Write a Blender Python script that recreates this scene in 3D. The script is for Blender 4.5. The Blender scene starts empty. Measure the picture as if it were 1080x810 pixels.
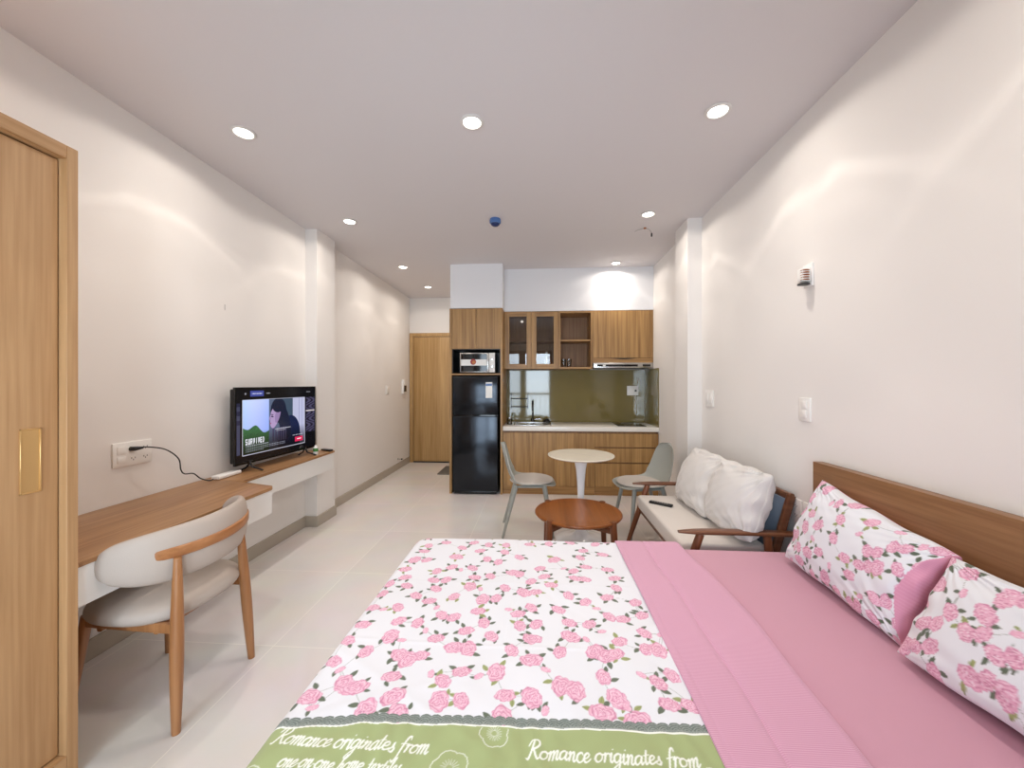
import bpy, bmesh, math, random
import numpy as np
from mathutils import Vector, Matrix, noise

C = bpy.context.scene.collection
PI = math.pi
random.seed(7)

# ------------------------------------------------------------------ camera
cam_d = bpy.data.cameras.new('camera'); cam = bpy.data.objects.new('camera', cam_d); C.objects.link(cam)
cam.location = (0, 0, 1.35)
cam.rotation_euler = (PI/2, 0, math.atan(27/405))
cam_d.sensor_width = 36; cam_d.lens = 13.5; cam_d.shift_y = -1/1080
cam_d.clip_start = 0.02
bpy.context.scene.camera = cam

# ------------------------------------------------------------------ view, world, daylight
sc = bpy.context.scene
sc.view_settings.view_transform = 'Standard'; sc.view_settings.look = 'None'
sc.view_settings.gamma = 1; sc.view_settings.use_curve_mapping = False
sc.view_settings.exposure = 0.37
sc.cycles.max_bounces = 10; sc.cycles.diffuse_bounces = 6; sc.cycles.glossy_bounces = 5
sc.cycles.transparent_max_bounces = 8
sc.cycles.sample_clamp_indirect = 6
sc.cycles.use_denoising = True
LAMP_W = 5.9          # each ceiling downlight
DAY_W = 48.0           # daylight through each half of the balcony window
w = bpy.data.worlds.new('world'); sc.world = w; w.use_nodes = True
w.node_tree.nodes['Background'].inputs['Color'].default_value = (0.75, 0.86, 1.0, 1)
w.node_tree.nodes['Background'].inputs['Strength'].default_value = 1.3

for nx, nw in ((-1.0, 1.15), (0.0, .75)):
    ld = bpy.data.lights.new('daylight', 'AREA'); ld.shape = 'RECTANGLE'; ld.size = nw; ld.size_y = 2.0
    ld.energy = DAY_W; ld.color = (0.74, 0.87, 1.0)
    lo = bpy.data.objects.new('daylight', ld); C.objects.link(lo)
    lo.location = (nx, -1.22, 1.2); lo.rotation_euler = (PI/2, 0, 0)      # outside the panes, shines into the room (+Y)

# ------------------------------------------------------------------ materials
def lin(c):
    return tuple(((v/255)/12.92 if v/255 <= .04045 else ((v/255+.055)/1.055)**2.4) for v in c)
def new_mat(name):
    m = bpy.data.materials.new(name); m.use_nodes = True
    return m, m.node_tree, m.node_tree.nodes['Principled BSDF']
def mat(name, col, rough=.5, metal=0, emit=None, es=1, spec=None, bump=0, bscale=200, coat=0, sheen=0):
    m, t, b = new_mat(name)
    b.inputs['Base Color'].default_value = (*lin(col), 1)
    b.inputs['Roughness'].default_value = rough; b.inputs['Metallic'].default_value = metal
    if spec is not None: b.inputs['Specular IOR Level'].default_value = spec
    if coat: b.inputs['Coat Weight'].default_value = coat; b.inputs['Coat Roughness'].default_value = .05
    if sheen: b.inputs['Sheen Weight'].default_value = sheen
    if emit:
        b.inputs['Emission Color'].default_value = (*lin(emit), 1); b.inputs['Emission Strength'].default_value = es
    nz = t.nodes.new('ShaderNodeTexNoise'); nz.inputs['Scale'].default_value = bscale; nz.inputs['Detail'].default_value = 3
    tc = t.nodes.new('ShaderNodeTexCoord'); t.links.new(tc.outputs['Object'], nz.inputs['Vector'])
    if bump:
        bp = t.nodes.new('ShaderNodeBump'); bp.inputs['Strength'].default_value = bump; bp.inputs['Distance'].default_value = .002
        t.links.new(nz.outputs['Fac'], bp.inputs['Height']); t.links.new(bp.outputs['Normal'], b.inputs['Normal'])
    mr = t.nodes.new('ShaderNodeMapRange'); mr.inputs['To Min'].default_value = max(0, rough-.03); mr.inputs['To Max'].default_value = min(1, rough+.03)
    t.links.new(nz.outputs['Fac'], mr.inputs['Value']); t.links.new(mr.outputs['Result'], b.inputs['Roughness'])
    return m
def wood(name, c1, c2, axis=2, fine=70, band=9, rough=.42, bandw=.55, bump=.15, contrast=1.0):
    """procedural wood, grain running along the given axis"""
    m, t, b = new_mat(name); N = t.nodes.new; L = t.links.new
    tc = N('ShaderNodeTexCoord')
    def nz(cross, along, detail=4, dist=0.0):
        mp = N('ShaderNodeMapping'); s = [cross, cross, cross]; s[axis] = along
        mp.inputs['Scale'].default_value = s; L(tc.outputs['Object'], mp.inputs['Vector'])
        n = N('ShaderNodeTexNoise'); n.inputs['Scale'].default_value = 1; n.inputs['Detail'].default_value = detail
        n.inputs['Distortion'].default_value = dist
        L(mp.outputs['Vector'], n.inputs['Vector']); return n
    a = nz(fine, fine/32, 5); bnd = nz(band, band/22, 2, .4)
    mx = N('ShaderNodeMix'); mx.data_type = 'FLOAT'; mx.inputs[0].default_value = bandw
    L(a.outputs['Fac'], mx.inputs[2]); L(bnd.outputs['Fac'], mx.inputs[3])
    rp = N('ShaderNodeValToRGB'); e = rp.color_ramp.elements
    e[0].position = .5-.16/contrast; e[1].position = .5+.16/contrast
    e[0].color = (*lin(c1), 1); e[1].color = (*lin(c2), 1)
    L(mx.outputs[0], rp.inputs['Fac']); L(rp.outputs['Color'], b.inputs['Base Color'])
    b.inputs['Roughness'].default_value = rough
    bp = N('ShaderNodeBump'); bp.inputs['Strength'].default_value = bump; bp.inputs['Distance'].default_value = .001
    L(a.outputs['Fac'], bp.inputs['Height']); L(bp.outputs['Normal'], b.inputs['Normal'])
    return m
def paint(name, col, rough=.85):
    m = mat(name, col, rough, bump=.06, bscale=60); return m
def vcol_mat(name, rough=.9, emit=0, sheen=.15, weave=.25):
    m, t, b = new_mat(name); a = t.nodes.new('ShaderNodeVertexColor'); a.layer_name = 'print'
    if emit:
        b.inputs['Base Color'].default_value = (.004, .004, .005, 1)
        t.links.new(a.outputs['Color'], b.inputs['Emission Color']); b.inputs['Emission Strength'].default_value = emit
        b.inputs['Roughness'].default_value = .15
    else:
        t.links.new(a.outputs['Color'], b.inputs['Base Color']); b.inputs['Roughness'].default_value = rough
        b.inputs['Sheen Weight'].default_value = sheen
        nz = t.nodes.new('ShaderNodeTexNoise'); nz.inputs['Scale'].default_value = 450
        tc = t.nodes.new('ShaderNodeTexCoord'); t.links.new(tc.outputs['Object'], nz.inputs['Vector'])
        bp = t.nodes.new('ShaderNodeBump'); bp.inputs['Strength'].default_value = weave; bp.inputs['Distance'].default_value = .001
        t.links.new(nz.outputs['Fac'], bp.inputs['Height']); t.links.new(bp.outputs['Normal'], b.inputs['Normal'])
    return m

M = {}
M['wall'] = paint('wall_paint', (232, 228, 224))
M['ceiling'] = paint('ceiling_paint', (214, 210, 211))
M['white_lam'] = mat('white_laminate', (236, 234, 230), .35)
M['soffit'] = paint('soffit_paint', (228, 228, 230))
M['ward'] = wood('light_oak_laminate', (170, 128, 84), (196, 156, 112), 2, 80, 8, .45, .45)
M['ward_h'] = wood('light_oak_laminate_sideways', (170, 128, 84), (196, 156, 112), 1, 80, 8, .45, .45)
M['desk'] = wood('desk_oak', (138, 96, 60), (174, 132, 90), 1, 90, 16, .38, .45)
M['kit'] = wood('kitchen_walnut', (130, 94, 52), (182, 142, 88), 2, 60, 22, .42, .62)
M['kit_h'] = wood('kitchen_walnut_sideways', (130, 94, 52), (178, 136, 84), 0, 60, 22, .42, .5)
M['kit_in'] = wood('kitchen_inside', (122, 86, 56), (154, 114, 76), 2, 60, 22, .5, .5)
M['door'] = wood('entry_door_wood', (158, 120, 70), (196, 160, 108), 2, 60, 10, .45, .55)
M['head'] = wood('headboard_wood', (122, 84, 52), (150, 110, 74), 1, 90, 14, .42, .4)
M['teak'] = wood('table_teak', (112, 60, 22), (154, 90, 40), 1, 50, 9, .3, .6)
M['teak_leg'] = wood('teak_leg', (100, 56, 32), (134, 80, 50), 2, 60, 12, .32, .5)
M['sofa_wood'] = wood('sofa_wood', (92, 54, 34), (124, 80, 54), 0, 60, 12, .32, .5)
M['chair_wood'] = wood('chair_wood', (140, 90, 52), (176, 124, 80), 2, 60, 12, .33, .5)
M['chair_wood_h'] = wood('chair_rail_wood', (146, 92, 52), (182, 126, 80), 1, 60, 12, .33, .5)
M['leather'] = mat('greige_leather', (184, 171, 160), .6, bump=.2, bscale=250)
M['cream'] = mat('cream_fabric', (212, 204, 196), .92, bump=.4, bscale=500, sheen=.2)
M['white_cotton'] = mat('white_cotton', (214, 210, 206), .95, bump=.5, bscale=400, sheen=.2)
M['bluegrey'] = mat('blue_grey_fabric', (116, 130, 148), .9, bump=.4, bscale=500)
M['shell'] = mat('grey_green_plastic', (156, 158, 151), .45)
M['pad'] = mat('warm_grey_seat_pad', (186, 178, 170), .85, bump=.3, bscale=400)
M['black'] = mat('black_plastic', (14, 14, 16), .35)
M['blackgloss'] = mat('black_glass', (6, 6, 8), .06)
M['fridge'] = mat('dark_steel', (46, 49, 54), .16, .8)
M['steel'] = mat('stainless_steel', (190, 188, 184), .25, .9)
M['chrome'] = mat('chrome', (210, 210, 212), .1, 1)
M['darksteel'] = mat('dark_faucet_metal', (60, 56, 50), .25, .9)
M['brass'] = mat('satin_brass', (226, 186, 126), .3, .7)
M['whitep'] = mat('white_plastic', (238, 236, 232), .35)
M['shade'] = mat('grey_plastic', (150, 148, 146), .5)
M['trim'] = mat('lamp_trim', (215, 212, 208), .4)
M['lamp'] = mat('lamp_glow', (255, 255, 255), .4, emit=(255, 250, 240), es=7)
M['quartz'] = mat('white_quartz', (236, 232, 224), .2, bump=.02)
M['marble'] = mat('cream_marble_top', (232, 224, 208), .15)
M['whitegloss'] = mat('white_gloss_metal', (236, 236, 238), .18)
M['olive'] = mat('olive_back_painted_glass', (120, 108, 62), .05, spec=.7)
M['skirt'] = mat('greige_skirting_tile', (176, 166, 152), .2)
M['mat'] = mat('grey_doormat', (104, 98, 90), .95, bump=1, bscale=500)
M['blue'] = mat('blue_plastic', (78, 112, 165), .35)
M['darkblue'] = mat('dark_blue_plastic', (26, 44, 92), .3)
M['bedbase'] = wood('bed_base_wood', (122, 84, 52), (150, 110, 74), 1, 90, 14, .42, .4)
M['sheet'] = mat('rose_pink_sheet', (200, 147, 166), .85, bump=.12, bscale=600, sheen=.2)
M['screenblk'] = mat('tv_bezel', (10, 10, 12), .25)
M['green'] = mat('green_label', (70, 130, 60), .5)
M['paper'] = mat('paper_white', (236, 236, 232), .6)
M['red'] = mat('dark_red', (150, 40, 40), .5)
M['orange'] = mat('food_orange', (190, 120, 60), .5)
M['copper'] = mat('coil_copper', (170, 110, 70), .4, .5)
M['frame'] = mat('window_frame_grey', (90, 92, 96), .4)
M['cable'] = mat('black_cable', (12, 12, 12), .5)

def clear_glass(name, tint, fres=1.5, rough=.0):
    m, t, b = new_mat(name); N = t.nodes.new; L = t.links.new
    t.nodes.remove(b)
    tr = N('ShaderNodeBsdfTransparent'); tr.inputs['Color'].default_value = (*tint, 1)
    gl = N('ShaderNodeBsdfGlossy'); gl.inputs['Roughness'].default_value = rough
    fr = N('ShaderNodeFresnel'); fr.inputs['IOR'].default_value = fres
    mx = N('ShaderNodeMixShader'); L(fr.outputs['Fac'], mx.inputs['Fac']); L(tr.outputs[0], mx.inputs[1]); L(gl.outputs[0], mx.inputs[2])
    L(mx.outputs[0], t.nodes['Material Output'].inputs['Surface'])
    return m
M['glass'] = clear_glass('clear_window_glass', (.96, .97, .97))
M['tinted'] = clear_glass('grey_tinted_glass', (.86, .84, .82), 1.6)
M['jar'] = clear_glass('jar_glass', (.86, .88, .88), 1.5)

# glossy floor tiles on a square grid with pale joints
def floor_mat():
    m, t, b = new_mat('polished_floor_tile'); N = t.nodes.new; L = t.links.new
    tc = N('ShaderNodeTexCoord'); mp = N('ShaderNodeMapping'); mp.inputs['Location'].default_value = (-.177+.765*8, -.357+.765*8, 0)
    L(tc.outputs['Object'], mp.inputs['Vector'])
    br = N('ShaderNodeTexBrick'); br.offset = 0; br.squash = 1
    br.inputs['Scale'].default_value = 1; br.inputs['Brick Width'].default_value = .765; br.inputs['Row Height'].default_value = .765
    br.inputs['Mortar Size'].default_value = .0022; br.inputs['Mortar Smooth'].default_value = .1; br.inputs['Bias'].default_value = 0
    br.inputs['Color1'].default_value = (*lin((232, 226, 222)), 1); br.inputs['Color2'].default_value = (*lin((227, 221, 217)), 1)
    br.inputs['Mortar'].default_value = (*lin((246, 240, 232)), 1)
    L(mp.outputs['Vector'], br.inputs['Vector'])
    nz = N('ShaderNodeTexNoise'); nz.inputs['Scale'].default_value = 3; nz.inputs['Detail'].default_value = 6
    L(tc.outputs['Object'], nz.inputs['Vector'])
    mx = N('ShaderNodeMix'); mx.data_type = 'RGBA'; mx.blend_type = 'MULTIPLY'; mx.inputs[0].default_value = .16
    L(br.outputs['Color'], mx.inputs[6]); L(nz.outputs['Color'], mx.inputs[7])
    L(mx.outputs[2], b.inputs['Base Color'])
    b.inputs['Roughness'].default_value = .09; b.inputs['Specular IOR Level'].default_value = .5
    return m
M['floor'] = floor_mat()

def stripe_mat(name, c1, c2, period, axis='X'):
    m, t, b = new_mat(name); N = t.nodes.new; L = t.links.new
    tc = N('ShaderNodeTexCoord'); wv = N('ShaderNodeTexWave'); wv.bands_direction = axis
    wv.inputs['Scale'].default_value = .314/period; L(tc.outputs['Object'], wv.inputs['Vector'])
    rp = N('ShaderNodeValToRGB'); rp.color_ramp.elements[0].color = (*lin(c1), 1); rp.color_ramp.elements[1].color = (*lin(c2), 1)
    L(wv.outputs['Fac'], rp.inputs['Fac']); L(rp.outputs['Color'], b.inputs['Base Color'])
    b.inputs['Roughness'].default_value = .88; b.inputs['Sheen Weight'].default_value = .2
    return m
M['pinkstripe'] = stripe_mat('pink_pinstripe_cotton', (198, 140, 166), (212, 164, 186), .0052, 'Y')
M['print'] = vcol_mat('rose_print_cotton')
M['screen'] = vcol_mat('tv_picture', emit=.9)

# ------------------------------------------------------------------ object helpers
def finish(me, smooth=True, ang=38):
    if smooth:
        me.polygons.foreach_set('use_smooth', [True]*len(me.polygons))
        me.set_sharp_from_angle(angle=math.radians(ang))
def thing(name, label, cat, loc=(0, 0, 0), rz=0, group=None):
    o = bpy.data.objects.new(name, None); C.objects.link(o); o.empty_display_size = .1
    o.location = loc; o.rotation_euler = (0, 0, rz); o['label'] = label; o['category'] = cat
    if group: o['group'] = group
    return o
def part(name, bm, m, parent, label=None, local=False, ang=38, stuff=None):
    """bm holds world coordinates unless local; the part's mesh is moved into its thing's frame"""
    me = bpy.data.meshes.new(name); bm.normal_update(); bm.to_mesh(me); bm.free()
    mats = m if isinstance(m, (list, tuple)) else [m]
    for k in mats: me.materials.append(k)
    o = bpy.data.objects.new(name, me); C.objects.link(o)
    if parent is not None:
        if not local:
            r = parent
            while r.parent: r = r.parent
            mt = (Matrix.Translation(r.location) @ Matrix.Rotation(r.rotation_euler.z, 4, 'Z')).inverted()
            me.transform(mt)
        o.parent = parent
    finish(me, ang=ang)
    if label: o['label'] = label
    return o
def single(name, bm, m, label, cat, group=None, ang=38, base=None):
    """a thing that is one mesh; origin set at its base"""
    o = part(name, bm, m, None, ang=ang)
    me = o.data; co = np.empty(len(me.vertices)*3); me.vertices.foreach_get('co', co); co = co.reshape(-1, 3)
    mn, mx_ = co.min(0), co.max(0)
    b = Vector(((mn[0]+mx_[0])/2, (mn[1]+mx_[1])/2, mn[2])) if base is None else Vector(base)
    me.transform(Matrix.Translation(-b)); o.location = b
    o['label'] = label; o['category'] = cat
    if group: o['group'] = group
    return o
def struct(name, bm, m, parent=None, ang=38):
    o = part(name, bm, m, parent, ang=ang)
    o['kind'] = 'structure'
    return o
def BM(): return bmesh.new()
def box(bm, x0, x1, y0, y1, z0, z1, bev=0, seg=2, mi=0):
    vs = [bm.verts.new((x, y, z)) for x in (x0, x1) for y in (y0, y1) for z in (z0, z1)]
    idx = [(0, 1, 3, 2), (4, 6, 7, 5), (0, 4, 5, 1), (2, 3, 7, 6), (0, 2, 6, 4), (1, 5, 7, 3)]
    fs = [bm.faces.new([vs[i] for i in f]) for f in idx]
    for f in fs: f.material_index = mi
    if bev:
        es = list({e for f in fs for e in f.edges})
        bmesh.ops.bevel(bm, geom=es, offset=bev, segments=seg, profile=.5, affect='EDGES', clamp_overlap=True)
    return bm
def bx(*a, **k): return box(BM(), *a, **k)
def xform(bm, m):
    bmesh.ops.transform(bm, matrix=m, verts=bm.verts); return bm
def lathe(bm, prof, cx=0, cy=0, cz=0, n=40, mi=0, cap=True, axis='z'):
    rings = []
    for r, z in prof:
        ring = []
        for k in range(n):
            a = 2*PI*k/n
            p = (r*math.cos(a), r*math.sin(a), z)
            if axis == 'x': p = (p[2], p[0], p[1])
            if axis == 'y': p = (p[1], p[2], p[0])
            ring.append(bm.verts.new((cx+p[0], cy+p[1], cz+p[2])))
        rings.append(ring)
    for a, b in zip(rings, rings[1:]):
        for k in range(n):
            f = bm.faces.new((a[k], a[(k+1) % n], b[(k+1) % n], b[k])); f.material_index = mi
    if cap:
        f = bm.faces.new(list(reversed(rings[0]))); f.material_index = mi
        f = bm.faces.new(rings[-1]); f.material_index = mi
    return bm
def prism(bm, pts, z0, z1, bev=0, plane='xy', mi=0):
    """extrude a 2-D outline"""
    def P(a, b, c): return {'xy': (a, b, c), 'xz': (a, c, b), 'yz': (c, a, b)}[plane]
    lo = [bm.verts.new(P(a, b, z0)) for a, b in pts]; hi = [bm.verts.new(P(a, b, z1)) for a, b in pts]
    n = len(pts); fs = [bm.faces.new(lo), bm.faces.new(hi)]
    for k in range(n): fs.append(bm.faces.new((lo[k], lo[(k+1) % n], hi[(k+1) % n], hi[k])))
    for f in fs: f.material_index = mi
    bmesh.ops.recalc_face_normals(bm, faces=fs)
    if bev:
        es = list(set(fs[0].edges) | set(fs[1].edges))
        bmesh.ops.bevel(bm, geom=es, offset=bev, segments=2, profile=.5, affect='EDGES', clamp_overlap=True)
    return bm
def catmull(pts, n=8):
    P = [Vector(p) for p in pts]; P = [P[0]*2-P[1]] + P + [P[-1]*2-P[-2]]; out = []
    for i in range(1, len(P)-2):
        for k in range(n):
            t = k/n; a, b, c, d = P[i-1], P[i], P[i+1], P[i+2]
            out.append(.5*((2*b)+(c-a)*t+(2*a-5*b+4*c-d)*t*t+(3*b-a-3*c+d)*t**3))
    out.append(P[-2]); return out
def sweep(bm, pts, ra, rb=None, n=16, up=(0, 0, 1), rnd=True, mi=0, sq=2.0):
    """tube along points; ra = half width sideways, rb = half height along 'up'; lists allowed; sq>2 squarer"""
    P = [Vector(p) for p in pts]; m = len(P)
    ra = ra if isinstance(ra, (list, tuple)) else [ra]*m
    rb = ra if rb is None else (rb if isinstance(rb, (list, tuple)) else [rb]*m)
    up = Vector(up); rings = []
    for i in range(m):
        t = (P[min(i+1, m-1)]-P[max(i-1, 0)]).normalized()
        s = t.cross(up)
        if s.length < 1e-4: s = t.cross(Vector((0, 1, 0)))
        s.normalize(); u = s.cross(t).normalized()
        ring = []
        for k in range(n):
            a = 2*PI*k/n; ca, sa = math.cos(a), math.sin(a)
            x = math.copysign(abs(ca)**(2/sq), ca); y = math.copysign(abs(sa)**(2/sq), sa)
            ring.append(bm.verts.new(P[i]+s*ra[i]*x+u*rb[i]*y))
        rings.append(ring)
    fs = []
    for a, b in zip(rings, rings[1:]):
        for k in range(n): fs.append(bm.faces.new((a[k], a[(k+1) % n], b[(k+1) % n], b[k])))
    fs.append(bm.faces.new(list(reversed(rings[0])))); fs.append(bm.faces.new(rings[-1]))
    for f in fs: f.material_index = mi
    bmesh.ops.recalc_face_normals(bm, faces=fs)
    return bm
def lerp_list(vals, n):
    x = np.linspace(0, len(vals)-1, n); return [float(v) for v in np.interp(x, range(len(vals)), vals)]
def leg(p0, p1, r0, r1, n=16, steps=8, bulge=0):
    pts = [Vector(p0).lerp(Vector(p1), k/steps) for k in range(steps+1)]
    rr = [r0+(r1-r0)*k/steps+bulge*math.sin(PI*k/steps) for k in range(steps+1)]
    return sweep(BM(), pts, rr, n=n, up=(0, 1, 0))
def copy_tree(o, parent=None):
    c = o.copy(); C.objects.link(c)
    if parent is not None: c.parent = parent
    for ch in list(o.children): copy_tree(ch, c)
    return c
# ================================================================== THE ROOM
XL, XR, ZC = -2.184, 1.437, 2.80
YR, YD, YK = -0.90, 6.44, 5.25      # rear wall, entry door wall, kitchen back wall
T = .12
struct('floor', bx(XL-T, XR+T, YR-T, YD+T, -.1, 0), M['floor'])
struct('ceiling', bx(XL-T, XR+T, YR-T, YD+T, ZC, ZC+.1), M['ceiling'])
struct('wall_left', bx(XL-T, XL, YR-T, YD+T, 0, ZC), M['wall'])
struct('wall_right', bx(XR, XR+T, YR-T, YD+T, 0, ZC), M['wall'])
struct('wall_back', bx(XL, XR, YD, YD+T, 0, ZC), M['wall'])
struct('wall_kitchen', bx(-1.06, XR, YK, YK+T, 0, ZC), M['wall'])
struct('wall_corridor', bx(-1.06, -.94, YK+T, YD, 0, ZC), M['wall'])
# rear wall with the balcony window behind the photographer
b = BM()
box(b, XL, -1.6, YR-T, YR, 0, ZC); box(b, .40, XR, YR-T, YR, 0, ZC); box(b, -1.6, .40, YR-T, YR, 2.25, ZC)
struct('wall_rear', b, M['wall'])
wo = BM()
for x0, x1 in ((-1.6, -.46), (-.40, .40)):
    box(wo, x0, x0+.06, YR-.08, YR-.03, 0, 2.25); box(wo, x1-.06, x1, YR-.08, YR-.03, 0, 2.25)
    box(wo, x0, x1, YR-.08, YR-.03, 0, .08); box(wo, x0, x1, YR-.08, YR-.03, 2.17, 2.25)
    box(wo, x0, x1, YR-.08, YR-.03, 1.02, 1.06)
box(wo, -.46, -.40, YR-.08, YR-.03, 0, 2.25)
win = struct('window_1', wo, M['frame'])
pane = BM(); box(pane, -1.56, -.50, YR-.058, YR-.052, .07, 2.18); box(pane, -.36, .36, YR-.058, YR-.052, .07, 2.18)
struct('window_pane', pane, M['glass'], win)
rb = BM()  # unseen railing outside the window, added to break up its reflections
for k in range(15): box(rb, -1.56+k*.136, -1.545+k*.136, -1.16, -1.145, .02, 1.0)
box(rb, -1.6, .4, -1.17, -1.135, 1.0, 1.04)
struct('unseen_railing', rb, M['frame'])
# pillars
struct('wall_left_pillar', bx(XL, -2.07, 3.48, 3.80, 0, ZC), M['wall'])
struct('wall_right_pillar', bx(1.316, XR, 3.47, 3.77, 0, ZC), M['wall'])
# soffits: the boxed-in panels over the fridge unit and the wall units
struct('wall_fridge_soffit', bx(-1.065, -.422, 4.635, YK, 2.262, ZC), M['soffit'])
struct('wall_kitchen_soffit', bx(-.422, XR, 4.88, YK, 2.262, ZC), M['soffit'])
# skirting tiles
bt, bh = .012, .10
def skirt(name, *rects):
    b = BM()
    for r in rects: box(b, *r, 0, bh, bev=.002, seg=1)
    struct(name, b, M['skirt'])
skirt('baseboard_left', (XL, XL+bt, 1.24, 3.468), (XL, XL+bt, 3.812, YD), (XL, -2.07+bt, 3.468, 3.48), (-2.07, -2.07+bt, 3.48, 3.80), (XL, -2.07+bt, 3.80, 3.812))
skirt('baseboard_right', (XR-bt, XR, 2.16, 3.458), (XR-bt, XR, 3.782, 4.64), (1.304, XR, 3.458, 3.47), (1.304, 1.316, 3.47, 3.77), (1.304, XR, 3.77, 3.782))
# entry door: frame, leaf, handle, threshold
fr = BM()
box(fr, XL+.01, XL+.07, YD-.035, YD, 0, 2.20, bev=.003); box(fr, -1.13, -1.07, YD-.035, YD, 0, 2.20, bev=.003)
box(fr, XL+.07, -1.13, YD-.035, YD, 2.14, 2.20, bev=.003)
d1 = struct('door_1', fr, M['door'])
lf = BM(); box(lf, XL+.075, -1.135, YD-.022, YD-.002, .02, 2.135, bev=.002)
struct('door_leaf', lf, M['door'], d1)
sd = BM(); box(sd, XL+.075, -1.135, YD-.03, YD-.004, 0, .018); struct('door_sweep', sd, M['black'], d1)
hb = BM(); box(hb, -1.22, -1.17, YD-.03, YD-.022, .95, 1.2, bev=.004); sweep(hb, [(-1.195, YD-.03, 1.08), (-1.195, YD-.07, 1.08), (-1.31, YD-.07, 1.08)], .009, n=10)
struct('door_handle', hb, M['darksteel'], d1)

# ------------------------------------------------------------------ downlights with their own light
def lamp_profile(ld):
    """beam shape of the reflector: bright core, a ring near the edge, faint streaks"""
    ld.use_nodes = True; t = ld.node_tree; N = t.nodes.new; L = t.links.new
    em = t.nodes['Emission']; tc = N('ShaderNodeTexCoord'); sp = N('ShaderNodeSeparateXYZ'); L(tc.outputs['Normal'], sp.inputs[0])
    ab = N('ShaderNodeMath'); ab.operation = 'ABSOLUTE'; L(sp.outputs['Z'], ab.inputs[0])
    ac = N('ShaderNodeMath'); ac.operation = 'ARCCOSINE'; L(ab.outputs[0], ac.inputs[0])
    nz = N('ShaderNodeTexNoise'); nz.inputs['Scale'].default_value = 4.5; nz.inputs['Detail'].default_value = 2; L(tc.outputs['Normal'], nz.inputs['Vector'])
    ms = N('ShaderNodeMath'); ms.operation = 'MULTIPLY_ADD'; L(nz.outputs['Fac'], ms.inputs[0]); ms.inputs[1].default_value = .22; L(ac.outputs[0], ms.inputs[2])
    mr = N('ShaderNodeMapRange'); mr.inputs['From Max'].default_value = PI/2; L(ms.outputs[0], mr.inputs['Value'])
    cr = N('ShaderNodeValToRGB'); L(mr.outputs['Result'], cr.inputs['Fac']); e = cr.color_ramp.elements
    prof = [(0, 1.1), (.35, 1.0), (.48, .62), (.55, .60), (.59, .46), (.622, .70), (.65, .44), (.70, .34), (.74, .31), (.82, .27), (.97, .20)]
    e[0].position, e[1].position = 0, .97
    e[0].color = (.8, .8, .8, 1); e[1].color = (.18, .18, .18, 1)
    for p, v in prof[1:-1]:
        q = e.new(p); q.color = (v, v, v, 1)
    L(cr.outputs['Color'], em.inputs['Strength'])
lamp_data = bpy.data.lights.new('downlight_beam', 'SPOT'); lamp_data.energy = LAMP_W*4; lamp_data.color = (1, .92, .83)
lamp_data.spot_size = math.radians(165); lamp_data.spot_blend = .2; lamp_data.shadow_soft_size = .03
lamp_profile(lamp_data)
DL = thing('downlight', 'x', 'ceiling light')
b = lathe(BM(), [(.048, -.001), (.064, -.001), (.066, -.004), (.060, -.009), (.050, -.010), (.047, -.004), (.048, -.001)], n=36, cap=False)
part('trim_ring', b, M['trim'], DL, local=True)
b = lathe(BM(), [(.002, -.0035), (.02, -.005), (.046, -.003), (.046, -.0005), (.002, -.0005)], n=36)
part('lens', b, M['lamp'], DL, local=True, label='glowing white lens')
spot = bpy.data.objects.new('downlight_beam', lamp_data); C.objects.link(spot); spot.parent = DL; spot.location = (0, 0, -.02)
dl = [(-1.66, .87, 'unseen recessed downlight over the front of the room by the wardrobe'),  # front row out of view, assumed from the lamp spacing, added for its light
      (-.36, .87, 'unseen recessed downlight over the foot of the bed'), (.95, .87, 'unseen recessed downlight over the pillows'),
      (-1.695, 2.11, 'round recessed downlight nearest the left wall and the wardrobe, leftmost of the front three'),
      (-.363, 2.11, 'round recessed downlight in the middle of the ceiling, between the two other large ones'),
      (.956, 2.11, 'round recessed downlight nearest the right wall, rightmost of the front three'),
      (-1.68, 3.335, 'recessed downlight on the ceiling just in front of the left pillar'),
      (.945, 3.36, 'recessed downlight on the ceiling near the right pillar, beside the loose ceiling wires'),
      (-1.675, 4.69, 'recessed downlight over the corridor, the nearer of its two'),
      (-1.65, 5.69, 'recessed downlight over the corridor, the one nearest the entry door'),
      (.94, 4.70, 'recessed downlight right in front of the kitchen soffit, over the range hood')]
for i, (x, y, lb) in enumerate(dl):
    o = DL if i == 0 else copy_tree(DL)
    o.location = (x, y, ZC); o['label'] = lb; o['group'] = 'ceiling downlights'
# smoke detector
t = thing('smoke_detector', 'small round blue smoke detector on the middle of the ceiling', 'smoke detector', (-.374, 3.38, ZC))
part('base', lathe(BM(), [(.046, 0), (.05, -.012), (.05, -.034), (.042, -.042)], n=32), M['blue'], t, local=True)
part('dome', lathe(BM(), [(.040, -.041), (.036, -.052), (.022, -.062), (.003, -.066)], n=32), M['darkblue'], t, local=True, label='dark blue dome')
# ceiling wires
t = thing('ceiling_wire', 'loose bare electrical wires poking out of the ceiling near the right pillar', 'wire', (1.0, 3.66, ZC))
part('grommet', lathe(BM(), [(.012, 0), (.014, -.008), (.006, -.012)], n=14), M['copper'], t, local=True)
part('strand', sweep(BM(), catmull([(0, 0, -.006), (.03, 0, -.012), (.05, 0, -.03), (.058, -.01, -.06)]), .0018, n=6), M['shade'], t, local=True)
part('strand', sweep(BM(), catmull([(0, 0, -.006), (-.03, 0, -.012), (-.07, .01, -.02), (-.09, .01, -.032)]), .0018, n=6), M['shade'], t, local=True)
part('connector', lathe(BM(), [(.004, -.055), (.007, -.06), (.007, -.085), (.003, -.09)], cx=.058, cy=-.01, n=10), M['black'], t, local=True, label='black wire connector')

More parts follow.
